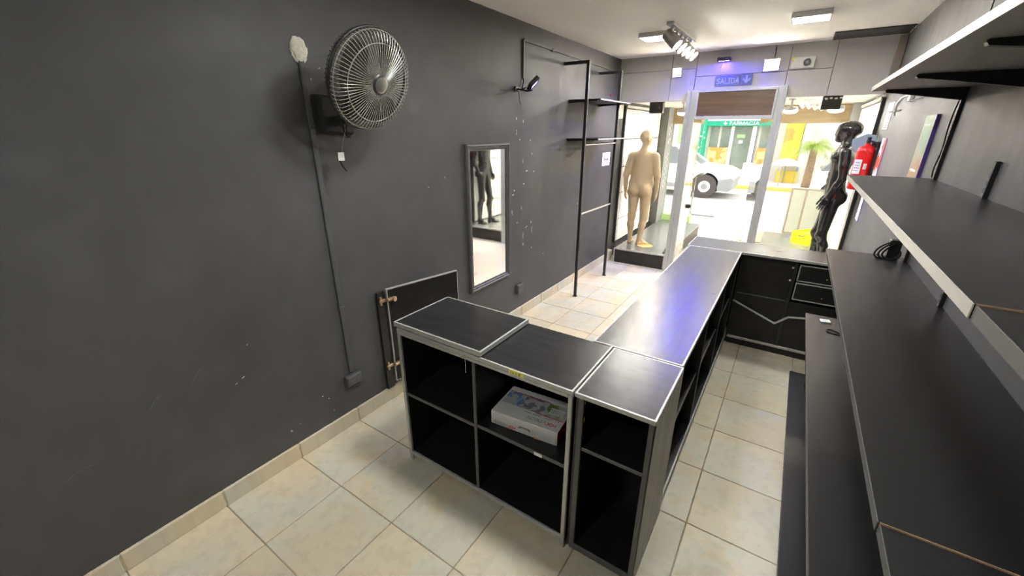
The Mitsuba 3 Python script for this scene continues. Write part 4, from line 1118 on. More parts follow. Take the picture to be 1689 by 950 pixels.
# --- tan plus-size mannequin, seen from behind
def tan_mannequin():
    p = []
    # torso, seen along +y (front)
    p += [('e', ((0, 0.005, 1.335), (0.168, 0.118, 0.165)), 0.03), ('e', ((0, 0.012, 1.16), (0.180, 0.135, 0.17)), 0.06), ('e', ((0, 0.004, 0.985), (0.198, 0.140, 0.155)), 0.07),
          ('e', ((-0.085, -0.062, 0.895), (0.098, 0.098, 0.108)), 0.035), ('e', ((0.085, -0.062, 0.895), (0.098, 0.098, 0.108)), 0.030),
          ('e', ((-0.085, 0.105, 1.295), (0.075, 0.068, 0.075)), 0.035), ('e', ((0.085, 0.105, 1.295), (0.075, 0.068, 0.075)), 0.035),
          ('c', ((-0.155, -0.004, 1.408), (0.155, -0.004, 1.408), 0.058, 0.058), 0.05), ('c', ((0, -0.012, 1.44), (0, -0.008, 1.49), 0.085, 0.058), 0.04)]
    # neck and head, turned to its right
    p += [('c', ((0, -0.008, 1.44), (0.004, 0.006, 1.60), 0.056, 0.050), 0.03)]
    a = -0.75
    hx, hy = np.array([math.cos(a), math.sin(a), 0]), np.array([-math.sin(a), math.cos(a), 0])
    Rh = np.stack([hx, hy, [0, 0, 1]], 1)
    hc = np.array([0.004, 0.012, 1.672])

    def hp(x, y, z):
        return hc + hx * x + hy * y + np.array([0, 0, z])
    p += [('e', (hp(0, -0.012, 0.018), (0.074, 0.094, 0.092), Rh), 0.02), ('e', (hp(0, 0.030, -0.040), (0.056, 0.062, 0.082), Rh), 0.035), ('c', (hp(0, 0.075, -0.085), hp(0, 0.060, -0.098), 0.020, 0.022), 0.025),
          ('c', (hp(0, 0.088, 0.010), hp(0, 0.108, -0.030), 0.009, 0.013), 0.014), ('c', (hp(-0.018, 0.086, -0.060), hp(0.018, 0.086, -0.060), 0.009, 0.009), 0.010),
          ('e', (hp(-0.075, -0.004, -0.015), (0.010, 0.022, 0.032), Rh), 0.008), ('e', (hp(0.075, -0.004, -0.015), (0.010, 0.022, 0.032), Rh), 0.008),
          ('e', (hp(-0.030, 0.084, 0.012), (0.017, 0.010, 0.009), Rh), 0.006), ('e', (hp(0.030, 0.084, 0.012), (0.017, 0.010, 0.009), Rh), 0.006)]
    # legs
    for s, ank, kn, fd in ((-1, (-0.092, 0.010, 0.085), (-0.104, 0.020, 0.455), (-0.18, 1.0)), (1, (0.072, -0.030, 0.085), (0.094, 0.020, 0.455), (0.62, 0.80))):
        hip = (s * 0.092, 0.0, 0.87)
        p += [('c', (hip, kn, 0.098, 0.060), 0.018 if s > 0 else 0.03), ('e', ((kn[0], kn[1] + 0.014, kn[2]), (0.055, 0.058, 0.07)), 0.03)]
        calf = (kn[0] + (ank[0] - kn[0]) * 0.35, kn[1] - 0.022, 0.325)
        p += [('c', (kn, calf, 0.054, 0.056), 0.03), ('c', (calf, ank, 0.054, 0.034), 0.03)]
        p += foot_prims(ank, fd, 1.0)
    hands = []
    for s in (-1, 1):
        sh, el, wr_ = np.array((s * 0.186, -0.008, 1.395)), np.array((s * 0.245, -0.030, 1.115)), np.array((s * 0.250, 0.020, 0.880))
        p += [('c', (sh, el, 0.064, 0.049), 0.035), ('c', (el, wr_, 0.043, 0.028), 0.016)]
        hp_ = [('c', (wr_ + (el - wr_) * 0.12, wr_, 0.030, 0.028), 0.004)] + hand_prims(wr_, (s * -0.02, 0.12, -1), (0, 1, -0.05), (-s, 0, 0), curl=0.22)
        hands.append(field_mesh(hp_, wr_ + [-0.09, -0.08, -0.26], wr_ + [0.09, 0.14, 0.06], 0.0032))
    body = field_mesh(p, (-0.34, -0.24, -0.02), (0.34, 0.30, 1.80), 0.0075)
    return cat([body] + hands)


TAN_A = 0.02
mt_ = thing('mannequin', 'tan plus-size mannequin standing with its back to us in the left display', 'mannequin')
tan = trimesh.smoothing.filter_taubin(tan_mannequin(), iterations=4)
tan.vertices[:, 2] = np.maximum(tan.vertices[:, 2], 0.0005)
TXY = (-2.008, 6.74)
part(mt_, 'body', place(tan, TXY, ZP + 0.0, TAN_A), 'skin_tan', True)
o = rotz2((0.115, 0.020), TAN_A)
part(mt_, 'base', lathe([(0.0, 0.007), (0.125, 0.0065), (0.13, 0.004), (0.13, 0.0005)], 40).apply_translation([TXY[0] + 0.185, TXY[1] - 0.045, ZP]), 'base_orange', 30, label='orange round base plate')


# --- glossy black male mannequin, seen from its left side
def black_mannequin():
    p = []
    p += [('e', ((0, 0.010, 1.44), (0.168, 0.118, 0.175)), 0.03), ('e', ((0, 0.014, 1.22), (0.138, 0.098, 0.17)), 0.06), ('e', ((0, 0.0, 1.05), (0.152, 0.108, 0.125)), 0.06),
          ('e', ((-0.068, -0.058, 0.985), (0.082, 0.085, 0.095)), 0.03), ('e', ((0.068, -0.058, 0.985), (0.082, 0.085, 0.095)), 0.025),
          ('e', ((-0.080, 0.085, 1.475), (0.082, 0.050, 0.062)), 0.025), ('e', ((0.080, 0.085, 1.475), (0.082, 0.050, 0.062)), 0.025),
          ('c', ((-0.165, -0.004, 1.545), (0.165, -0.004, 1.545), 0.054, 0.054), 0.045), ('c', ((0, -0.015, 1.57), (0, -0.008, 1.63), 0.085, 0.06), 0.04)]
    for i in range(3):
        for s in (-1, 1):
            p.append(('e', ((s * 0.036, 0.098, 1.12 + 0.075 * i), (0.034, 0.020, 0.034)), 0.012))
    p += [('c', ((0, -0.010, 1.57), (0, 0.006, 1.72), 0.070, 0.066), 0.035)]
    hc = np.array([0, 0.028, 1.766])
    p += [('e', (hc + [0, -0.024, 0.022], (0.090, 0.120, 0.098)), 0.015), ('c', (hc + [0, 0.046, 0.034], hc + [0, 0.082, -0.088], 0.070, 0.030), 0.030), ('c', (hc + [0, 0.01, -0.03], hc + [0, 0.060, -0.088], 0.066, 0.036), 0.02),
          ('c', (hc + [0, 0.104, 0.005], hc + [0, 0.112, -0.035], 0.010, 0.013), 0.022)]
    for s, ank, kn, fd in ((-1, (-0.105, -0.045, 0.085), (-0.104, 0.012, 0.50), (-0.35, 1.0)), (1, (0.108, 0.075, 0.085), (0.102, 0.078, 0.50), (0.40, 1.0))):
        hip = (s * 0.088, 0.0, 0.955)
        p += [('c', (hip, kn, 0.092, 0.056), 0.014 if s > 0 else 0.03), ('e', ((kn[0], kn[1] + 0.016, kn[2]), (0.050, 0.054, 0.066)), 0.025)]
        calf = (kn[0] + (ank[0] - kn[0]) * 0.3, kn[1] + (ank[1] - kn[1]) * 0.3 - 0.026, 0.37)
        p += [('c', (kn, calf, 0.051, 0.056), 0.03), ('c', (calf, ank, 0.054, 0.034), 0.03)]
        p += foot_prims(ank, fd, 1.05)
    hands = []
    for s in (-1, 1):
        sh, el = np.array((s * 0.208, -0.008, 1.53)), np.array((s * 0.262, -0.045, 1.235))
        wr_ = np.array((s * 0.238, 0.045, 1.000))
        p += [('c', (sh, sh * 0.5 + el * 0.5, 0.060, 0.052), 0.03), ('c', (sh * 0.5 + el * 0.5, el, 0.052, 0.042), 0.02), ('c', (el, el * 0.65 + wr_ * 0.35, 0.043, 0.043), 0.016), ('c', (el * 0.65 + wr_ * 0.35, wr_, 0.043, 0.029), 0.016)]
        d = (s * -0.03, 0.30, -0.95)
        hp_ = [('c', (wr_ + (el - wr_) * 0.12, wr_, 0.031, 0.029), 0.004)] + hand_prims(wr_, d, (0, 1, 0.35), (-s, 0, 0), curl=0.28, size=1.08)
        hands.append(field_mesh(hp_, wr_ + [-0.10, -0.08, -0.27], wr_ + [0.10, 0.22, 0.07], 0.0032))
    body = field_mesh(p, (-0.36, -0.26, -0.02), (0.36, 0.36, 1.96), 0.0075)
    return cat([body] + hands)


BLK_A = math.radians(84)          # faces mostly towards -x, a little to the street
mb_ = thing('mannequin', 'glossy black male mannequin in profile in the right display', 'mannequin')
blk = trimesh.smoothing.filter_taubin(black_mannequin(), iterations=4)
blk.vertices[:, 2] = np.maximum(blk.vertices[:, 2], 0.0005)
BXY = (0.475, 6.70)
part(mb_, 'body', place(blk, BXY, ZP + 0.0, BLK_A), 'gloss_black', True)
part(mb_, 'base', cat(lathe([(0.0, 0.006), (0.150, 0.0055), (0.155, 0.003), (0.155, 0.0005)], 40).apply_translation([BXY[0] + 0.01, BXY[1] + 0.0, ZP])), 'chrome', 30, label='round chrome base plate')

# ------------------------------------------------------------------ other display things
sp = thing('floor_clamp', 'small black clamp on the front edge of the left platform by the door', 'clamp')
part(sp, 'clamp', cat(hull([(-1.47, 6.42, ZP), (-1.43, 6.42, ZP), (-1.47, 6.46, ZP), (-1.43, 6.46, ZP), (-1.445, 6.60, ZP + 0.075), (-1.42, 6.60, ZP + 0.075), (-1.445, 6.62, ZP + 0.055), (-1.42, 6.62, ZP + 0.055)]),
                        box(-1.455, -1.435, 6.39, 6.43, ZP, ZP + 0.012, 0.003), cyl((-1.432, 6.60, ZP), (-1.432, 6.60, ZP + 0.06), 0.008, n=10)), 'black_plastic')
cr = thing('plastic_crate', 'bright yellow slatted plastic crate on the right display platform', 'crate')
CR = trimesh.transformations.rotation_matrix(math.radians(-40), [0, 0, 1])
CR[:3, 3] = (0.165, 8.33, ZP)


def cp(nm, m, mt, **kw):
    m.apply_transform(CR)
    return part(cr, nm, m, mt, **kw)


cw, cdp, chh = 0.30, 0.42, 0.20
cp('bottom', box(0, cw, 0, cdp, 0.0005, 0.012), 'yellow_plastic')
for k, (z0, z1) in enumerate(((0.012, 0.062), (0.078, 0.128), (0.144, 0.200))):
    for (a, b, c_, d_) in ((0.0, cw, 0.0, 0.008), (0.0, cw, cdp - 0.008, cdp)):
        cp('slat', box(a, b, c_, d_, z0, z1, 0.002), 'yellow_plastic')
    for (a, b) in ((0.0, 0.008), (cw - 0.008, cw)):
        if k == 1:
            cp('slat', box(a, b, 0.008, 0.16, z0, z1, 0.002), 'yellow_plastic')
            cp('slat', box(a, b, cdp - 0.16, cdp - 0.008, z0, z1, 0.002), 'yellow_plastic')
        else:
            cp('slat', box(a, b, 0.008, cdp - 0.008, z0, z1, 0.002), 'yellow_plastic')
for xx in (0.0, cw - 0.03):
    for yy in (0.0, cdp - 0.03):
        cp('corner_post', box(xx, xx + 0.03, yy, yy + 0.03, 0.012, chh + 0.002, 0.003), 'yellow_plastic')
bd = thing('framed_panel', 'grey panel in a thin brown wooden frame standing behind the yellow crate', 'panel')
PR = trimesh.transformations.rotation_matrix(math.radians(-3), [1, 0, 0])
PR[:3, 3] = (0.02, 9.02, ZP)
for nm, m, mt in (('panel', box(0.02, 0.50, 0.002, 0.010, 0.02, 0.80), 'panel_grey'), ('frame', cat(box(0, 0.52, -0.004, 0.016, 0.79, 0.82, 0.003), box(0, 0.03, -0.004, 0.016, 0.0, 0.80, 0.003), box(0.49, 0.52, -0.004, 0.016, 0.0, 0.80, 0.003), box(0.22, 0.25, -0.004, 0.001, 0.03, 0.79, 0.002), box(0, 0.52, -0.004, 0.016, 0.0, 0.03, 0.003)), 'trim_paint')):
    m.apply_transform(PR)
    part(bd, nm, m, mt)

# ------------------------------------------------------------------ right wall: shelves, rails, posters, extinguisher
SX0 = 0.292
JY = 0.952
GRP = 'black shelf boards on the right wall'


def shelf(z_top, y0, y1, lab, edge, dz=0.0, x0=SX0, th=0.024, mat='shelf_black'):
    t = thing('wall_shelf', lab, 'shelf', GRP)
    part(t, 'board', box(x0 + 0.002, XR - 0.001, y0, y1, z_top - th + dz, z_top + dz), mat)
    part(t, 'front_edge', box(x0, x0 + 0.0025, y0, y1, z_top - th + dz, z_top + dz - 0.0003), edge)
    if y0 > 0:
        part(t, 'end_edge', box(x0 + 0.004, XR - 0.002, y0 - 0.0006, y0 + 0.001, z_top - th + 0.002 + dz, z_top + dz + 0.0004), 'cardboard', label='bare chipboard end at the joint')
    return t


s1 = shelf(2.262, -1.2, 3.54, 'highest grey-edged shelf on the right wall, seen from below', 'shelf_edge_pale', th=0.026, mat='board_grey')
s2 = shelf(1.742, JY, 3.54, 'second highest black shelf on the right wall, far board with pale front edge', 'shelf_edge_pale', th=0.026)
s2b = shelf(1.740, -1.2, JY - 0.002, 'second highest black shelf on the right wall, board nearest the camera', 'edge_mid', th=0.026, x0=SX0 + 0.004)
s3 = shelf(1.242, JY, 3.54, 'middle black shelf on the right wall, long far board', 'edge_grey')
s3b = shelf(1.239, -1.2, JY - 0.002, 'middle black shelf on the right wall, near board past the joint', 'edge_grey', x0=SX0 + 0.004)
s4 = shelf(0.742, -1.2, 3.54, 'fourth black shelf from the top on the right wall, holding the white card', 'edge_grey', x0=0.279)
s5 = shelf(0.242, -1.2, 3.54, 'lowest black shelf on the right wall just above the floor', 'steel_black', x0=0.281)


def bracket(root, y, z, tipx=0.355, hgt=0.066, rounded=True):
    pts = [(XR - 0.016, z - 0.0005), (tipx, z - 0.0005), (tipx - 0.006, z - 0.008), (tipx, z - 0.016), (tipx + 0.05, z - 0.022), (XR - 0.016, z - hgt)]
    return part(root, 'bracket', extrude(pts, 0.030, (0, y + 0.015, 0), (1, 0, 0), (0, 0, 1)), 'steel_black')


BY = (3.44, 2.585, 1.72, 0.86, -0.1)
for y in BY:
    bracket(s1, y, 2.236)
for root, z in ((s2, 1.716), (s3, 1.218)):
    for y in BY[:2]:
        bracket(root, y, z, 0.40)
for root, z in ((s2b, 1.714), (s3b, 1.215)):
    for y in BY[3:]:
        bracket(root, y, z, 0.40)
for root, z in ((s4, 0.718), (s5, 0.218)):
    for y in BY:
        bracket(root, y, z, 0.40)
labs = ('black slotted shelf rail with a cable beside it, farthest on the right wall', 'black slotted shelf rail ending between the two upper shelves, middle of the right wall', 'black slotted shelf rail on the right wall nearest the camera')
for y, top, lab in ((3.44, 2.235, labs[0]), (2.585, 1.893, labs[1])):
    t = thing('shelf_rail', lab, 'rail', 'slotted shelf rails on the right wall')
    part(t, 'channel', box(XR - 0.016, XR, y - 0.014, y + 0.014, 0.06, top, 0.002), 'steel_black')
    sl = [box(XR - 0.0168, XR - 0.0155, y + o_ - 0.002, y + o_ + 0.002, z, z + 0.012) for o_ in (-0.006, 0.006) for z in np.arange(0.12, top - 0.03, 0.032)]
    part(t, 'slots', cat(sl), 'grey_plastic', stuff=True)
    if y > 3:
        part(t, 'cable', cat(tube(spline([(XR - 0.006, 3.50, 2.20), (XR - 0.010, 3.52, 2.10), (XR - 0.012, 3.505, 1.99), (XR - 0.014, 3.47, 1.90), (XR - 0.014, 3.50, 1.82), (XR - 0.010, 3.50, 1.75)], 30), 0.0035)), 'rubber', True)

# brackets of the topmost shelf end, wall posters and hook
pc = thing('wall_poster', 'large pastel printed poster on a board beside the farthest shelf rail', 'poster')
part(pc, 'board', box(XR - 0.018, XR, 3.848, 4.135, 1.70, 2.108), 'poster_print')
part(pc, 'edge', box(XR - 0.019, XR, 3.840, 3.849, 1.698, 2.110), 'violet_edge', label='violet edge')
part(pc, 'print_band', cat(box(XR - 0.0192, XR - 0.018, 3.93, 4.09, 1.748, 1.762), box(XR - 0.0192, XR - 0.018, 3.95, 4.10, 2.045, 2.052)), 'white_paint')
pa_ = thing('wall_poster', 'small printed safety poster highest on the grey right wall near the front corner', 'poster')
part(pa_, 'sheet', box(XR - 0.004, XR, 5.85, 6.20, 2.022, 2.285), 'poster_small')
part(pa_, 'writing', cat([box(XR - 0.0052, XR - 0.004, 5.88, 6.16, 2.04 + 0.022 * k, 2.050 + 0.022 * k) for k in range(3)]), 'ink_grey')
pb_ = thing('wall_poster', 'red and white fire instruction poster behind the extinguisher', 'poster')
part(pb_, 'sheet', box(XR - 0.004, XR, 5.64, 5.93, 1.46, 1.94), 'poster_red')
part(pb_, 'edge', box(XR - 0.005, XR, 5.635, 5.641, 1.46, 1.94), 'violet_edge')
pd_ = thing('wall_poster', 'narrow white notice below the shelf line under the extinguisher', 'poster')
part(pd_, 'sheet', box(XR - 0.004, XR, 5.98, 6.20, 1.05, 1.36), 'paper')
part(pd_, 'edge', box(XR - 0.005, XR, 5.97, 5.982, 1.05, 1.36), 'violet_edge')
hk = thing('wall_bracket', 'white cable bracket hanging high on the grey right wall', 'bracket')
part(hk, 'arm', cat(tube(spline([(XR - 0.01, 4.98, 2.285), (XR - 0.06, 5.03, 2.27), (XR - 0.08, 5.06, 2.22), (XR - 0.08, 5.06, 2.16)], 16), 0.012), box(XR - 0.03, XR, 4.93, 5.03, 2.24, 2.30, 0.004)), 'white_plastic', True)
part(hk, 'cable', cat(tube(spline([(XR - 0.02, 4.95, 2.24), (XR - 0.012, 4.6, 2.250), (XR - 0.010, 4.2, 2.255), (XR - 0.01, 3.6, 2.23)], 24), 0.004), tube([(XR - 0.11, 5.12, 2.165), (XR - 0.05, 5.02, 2.175)], 0.006), tube([(XR - 0.08, 5.06, 2.17), (XR - 0.075, 5.055, 2.13)], 0.005)), 'grey_plastic', True)

ex = thing('fire_extinguisher', 'red fire extinguisher hanging on the right wall beside the black mannequin', 'fire extinguisher')
ec = (0.600, 6.02)
part(ex, 'cylinder', lathe([(0.0, 1.40), (0.070, 1.402), (0.080, 1.412), (0.080, 1.80), (0.076, 1.825), (0.060, 1.848), (0.034, 1.862), (0.022, 1.868), (0.022, 1.885), (0.0, 1.885)], 40).apply_translation([ec[0], ec[1], 0]), 'red_paint', 35)
part(ex, 'valve', cat(cyl((ec[0], ec[1], 1.88), (ec[0], ec[1], 1.915), 0.020, n=16), box(ec[0] - 0.012, ec[0] + 0.012, ec[1] - 0.075, ec[1] + 0.03, 1.935, 1.947, 0.003), box(ec[0] - 0.011, ec[0] + 0.011, ec[1] - 0.085, ec[1] + 0.02, 1.908, 1.920, 0.003), box(ec[0] - 0.014, ec[0] + 0.014, ec[1] - 0.0, ec[1] + 0.04, 1.90, 1.95, 0.003)), 'black_plastic')
part(ex, 'gauge', cyl((ec[0] + 0.018, ec[1] - 0.01, 1.895), (ec[0] + 0.034, ec[1] - 0.018, 1.895), 0.013, n=14), 'white_plastic')
part(ex, 'hose', tube(spline([(ec[0] + 0.02, ec[1] - 0.03, 1.905), (ec[0] + 0.072, ec[1] - 0.055, 1.87), (ec[0] + 0.080, ec[1] - 0.050, 1.75), (ec[0] + 0.079, ec[1] - 0.045, 1.60), (ec[0] + 0.078, ec[1] - 0.045, 1.48)], 30), 0.009), 'rubber', True)


def wrap(a0, a1, z0, z1, r=0.0806, n=10):
    th = np.linspace(a0, a1, n)
    v = np.vstack([np.column_stack([ec[0] + r * np.cos(th), ec[1] + r * np.sin(th), np.full(n, z)]) for z in (z0, z1)])
    f = [[i, i + 1, n + i + 1] for i in range(n - 1)] + [[i, n + i + 1, n + i] for i in range(n - 1)]
    return trimesh.Trimesh(v, np.array(f), process=False)


part(ex, 'label', wrap(-2.75, -1.75, 1.57, 1.72), 'paper', True, label='white instruction label')
part(ex, 'label_print', cat([wrap(-2.6, -2.0, 1.60 + 0.028 * k, 1.607 + 0.028 * k, 0.0811) for k in range(4)]), 'ink_grey', True)
part(ex, 'label', wrap(-1.55, -1.15, 1.62, 1.68), 'paper', True, label='small white tag')
part(ex, 'hanger', box(ec[0] + 0.03, XR, ec[1] - 0.015, ec[1] + 0.015, 1.84, 1.90, 0.003), 'steel_black')
# blue flag sign behind it
from shapely.geometry import Point
ds = thing('flag_sign', 'pale blue curved plastic plate sticking out of the wall behind the extinguisher', 'sign')
dq = extrude([(0.17 * math.cos(a_), 0.17 * math.sin(a_)) for a_ in np.linspace(math.radians(175), math.radians(300), 22)] + [(0.03, 0.06), (-0.05, 0.075)], 0.004, (0.640, 6.22, 1.905), (1, 0, 0), (0, 0, 1))
part(ds, 'plate', dq, 'blue_plastic')

# small things on the shelves
cdk = thing('small_card_box', 'small white card box with blue print at the far end of the fourth shelf', 'box')
m = rz(box(-0.030, 0.030, -0.024, 0.024, 0, 0.010, 0.002), 0.15)
m.apply_translation([0.392, 3.43, 0.7422])
part(cdk, 'carton', m, 'paper')
m = rz(cat(box(-0.014, -0.002, -0.014, 0.012, 0.0098, 0.0106), box(0.002, 0.014, -0.012, 0.014, 0.0098, 0.0106)), 0.15)
m.apply_translation([0.392, 3.43, 0.7422])
part(cdk, 'print', m, 'blue_plastic')
solo('cable_loop', 'thin black cable loop lying on the fourth shelf', 'cable', tube(spline([(0.52, 3.22, 0.746), (0.45, 3.27, 0.746), (0.405, 3.285, 0.747), (0.395, 3.255, 0.746), (0.44, 3.225, 0.746), (0.53, 3.18, 0.746)], 40), 0.0038), 'rubber', True)
wire = thing('cable_bundle', 'bundle of black plugs and looped cable at the far end of the middle shelf', 'cable')
part(wire, 'plug_strip', box(0.60, 0.66, 3.46, 3.52, 1.2425, 1.36, 0.006), 'black_plastic')
part(wire, 'loop', cat([tube(spline([(0.63, 3.455, 1.34), (0.585 - 0.02 * k, 3.44, 1.30), (0.575 - 0.02 * k, 3.43, 1.262), (0.62, 3.42, 1.248), (0.655, 3.44, 1.30)], 26), 0.005) for k in range(3)]), 'rubber', True)
solo('black_adapter', 'small black adapter standing on the lowest shelf', 'adapter', box(0.372, 0.412, 3.33, 3.39, 0.2422, 0.292, 0.006), 'black_plastic')

# ------------------------------------------------------------------ the street
struct('sidewalk', box(-14, 12, 7.30, 12.65, -0.16, -0.012), 'pavement', 'pale concrete pavement outside the shop', 'pavement')
struct('road', box(-22, 20, 12.65, 18.0, -0.30, -0.05), 'asphalt', 'sunlit pale asphalt street', 'road')
struct('kerb_far', box(-22, 20, 18.0, 18.3, -0.30, 0.07, 0.02), 'curb_yellow', 'yellow painted kerb across the street', 'kerb')
struct('sidewalk_far', box(-22, 20, 18.3, 21.2, -0.30, 0.05), 'pavement', 'pavement across the street', 'pavement')
struct('kerb_near', box(-14, 12, 12.50, 12.66, -0.29, -0.008, 0.01), 'facade_cream', 'pale kerb stone on the near side of the street', 'kerb')
solo('steel_rail', 'L-shaped dark steel bar standing on the pavement outside the door', 'steel bar', tube([(-2.03, 11.3, 0.55), (-2.03, 11.3, 0.10), (-2.025, 11.3, 0.03), (-1.98, 11.3, 0.010), (-1.45, 11.3, 0.010)], 0.022, 10), 'car_grey', True)

# pharmacy across the street
ph = thing('pharmacy_building', 'white pharmacy building with green sign across the street', 'building')
YP = 21.0
part(ph, 'wall', cat(box(-3.95, 0.6, YP + 0.10, YP + 0.5, -0.2, 4.6)), 'facade_cream')
part(ph, 'sign', box(-3.58, -1.52, YP - 0.25, YP + 0.1, 2.20, 2.40, 0.005), 'sign_green', label='green sign board')
part(ph, 'cornice', box(-3.58, -1.52, YP - 0.28, YP + 0.1, 2.40, 2.60, 0.005), 'facade_white')
part(ph, 'lettering', text('FARMACIA', 0.135, (-2.72, YP - 0.25, 2.235), (1, 0, 0), (0, 0, 1), 0.02, bold=True, width=1.10), 'facade_white', label='white FARMACIA lettering')
part(ph, 'cross', cat(box(-2.94, -2.80, YP - 0.27, YP - 0.25, 2.28, 2.33), box(-2.895, -2.845, YP - 0.27, YP - 0.25, 2.235, 2.375)), 'facade_white', label='white cross')
part(ph, 'green_pillar', box(-3.83, -3.58, YP - 0.3, YP + 0.1, -0.1, 2.7, 0.01), 'sign_green', label='green corner pillar with white dots')
part(ph, 'pillar_dots', cat([cyl((x_, YP - 0.30, z_), (x_, YP - 0.32, z_), 0.035, n=10) for x_, z_ in ((-3.66, 1.95), (-3.76, 1.78), (-3.60, 1.72), (-3.78, 1.32))]), 'facade_white')
for (a, b, z0) in ((-3.44, -3.10, 1.33), (-3.00, -2.64, 1.33)):
    part(ph, 'window', box(a, b, YP + 0.06, YP + 0.12, z0, 2.18), 'window_dark')
part(ph, 'poster', box(-3.44, -2.64, YP + 0.03, YP + 0.12, 0.62, 1.32), 'poster_orange', label='orange poster under the window')
dr_ = part(ph, 'doorway', box(-2.48, -1.84, YP + 0.06, YP + 0.12, 0.45, 2.18), 'window_dark', label='dark glass doorway')
part(dr_, 'notice', cat(box(-2.38, -2.06, YP + 0.05, YP + 0.06, 1.72, 1.86), ), 'facade_green')
part(dr_, 'notice', cat(box(-2.28, -2.12, YP + 0.05, YP + 0.06, 1.50, 1.62), ), 'facade_white')
for (a, b) in ((-2.63, -2.50), (-1.82, -1.64)):
    part(ph, 'pillar', box(a, b, YP - 0.05, YP + 0.1, 0.0, 2.2, 0.01), 'facade_white')
part(ph, 'plinth', box(-1.90, -1.56, YP - 0.35, YP + 0.1, 0.03, 0.72, 0.01), 'facade_white')
part(ph, 'pillar', box(-1.62, -1.58, YP - 0.1, YP + 0.1, 0.7, 2.2), 'car_grey')
part(ph, 'step', box(-2.6, -1.9, YP - 0.4, YP + 0.1, 0.04, 0.42, 0.02), 'facade_cream')
for k, (z0, mt) in enumerate(((1.72, 'poster_orange'), (1.25, 'blue_plastic'), (0.98, 'facade_yellow'), (0.62, 'car_glass'))):
    part(ph, 'poster', box(-1.40, -1.02, YP + 0.04, YP + 0.10, z0, z0 + (0.40 if k == 0 else 0.22)), mt)

yb = thing('corner_shop', 'yellow and orange painted shop front across the street', 'building')
part(yb, 'wall', box(-0.60, 6.5, 20.7, 21.05, -0.1, 4.4), 'facade_cream')
part(yb, 'yellow_wall', box(-0.62, -0.02, 20.55, 20.72, 0.95, 2.9), 'facade_yellow')
part(yb, 'window', box(0.55, 0.95, 20.60, 20.72, 1.75, 2.15), 'facade_white')
part(yb, 'pillar', box(0.0, 0.25, 20.5, 20.72, 0.0, 2.9, 0.01), 'facade_white')
gb = thing('neighbour_building', 'pale building left of the pharmacy across the street', 'building')
part(gb, 'wall', box(-16, -3.96, 20.9, 21.4, -0.2, 4.8), 'facade_cream')
part(gb, 'painted_panel', box(-4.75, -3.97, 20.84, 20.9, 0.3, 2.6), 'facade_green', label='green and yellow painted panel')
part(gb, 'window', box(-6.6, -5.2, 20.84, 20.9, 0.9, 2.2), 'window_dark')
ub = thing('parasol', 'white parasol over a yellow stall across the street', 'parasol')
part(ub, 'canopy', lathe([(0.0, 1.05), (0.25, 0.99), (0.52, 0.80), (0.52, 0.77), (0.0, 1.0)], 8).apply_translation([-0.34, 20.1, -0.04]), 'facade_white')
part(ub, 'pole', cyl((-0.34, 20.1, 0.05), (-0.34, 20.1, 0.96), 0.02, n=10), 'car_grey')
sl_ = thing('street_stall', 'low yellow stall table below the white parasol', 'table')
part(sl_, 'table', box(-0.62, 0.10, 20.16, 20.45, 0.05, 0.50, 0.01), 'facade_yellow')
part(sl_, 'cooler', box(0.02, 0.10, 20.2, 20.28, 0.50, 0.66, 0.01), 'blue_plastic', label='blue container')
pole_ = solo('sign_pole', 'thin grey street pole in front of the yellow shop', 'pole', cyl((-0.43, 18.6, 0.05), (-0.43, 18.6, 0.75), 0.02, n=10), 'car_grey', 30)

# palm in front of the yellow shop
pm = thing('palm_tree', 'short palm with arching yellow-green fronds across the street', 'palm')
pt = np.array([(0.42 + 0.012 * math.sin(3 * s), 18.9, 0.04 + 1.40 * s) for s in np.linspace(0, 1, 12)])
part(pm, 'trunk', tube(pt, np.linspace(0.135, 0.105, 12) * (1 + 0.06 * (np.arange(12) % 2)), 12), 'bark', True)
for k in range(34):
    a = k * 2.399
    el = RNG.uniform(-0.15, 1.25)
    L = RNG.uniform(0.75, 1.05)
    d0 = np.array([math.cos(a) * math.cos(el), math.sin(a) * math.cos(el), math.sin(el)])
    s = np.linspace(0, 1, 14)
    P = pt[-1] + np.outer(s * L, d0) - np.outer((s ** 2) * L * 0.75, [0, 0, 1])
    vs, fs = [], []
    side_ = np.cross(d0, [0, 0, 1])
    side_ /= np.linalg.norm(side_)
    for i in range(1, 13):
        w = 0.23 * math.sin(math.pi * (0.12 + 0.86 * s[i]))
        tdir = P[i + 1] - P[i]
        for sg_ in (-1, 1):
            b = len(vs)
            tip = P[i] + sg_ * side_ * w + tdir * 1.5 - np.array([0, 0, 0.10 * w / 0.2])
            vs += [P[i] - tdir * 0.16, P[i] + tdir * 0.20, tip]
            fs.append([b, b + 1, b + 2])
    part(pm, 'frond', cat(trimesh.Trimesh(vs, fs, process=False), tube(P, np.linspace(0.008, 0.002, 14), 4)), 'palm_leaf')


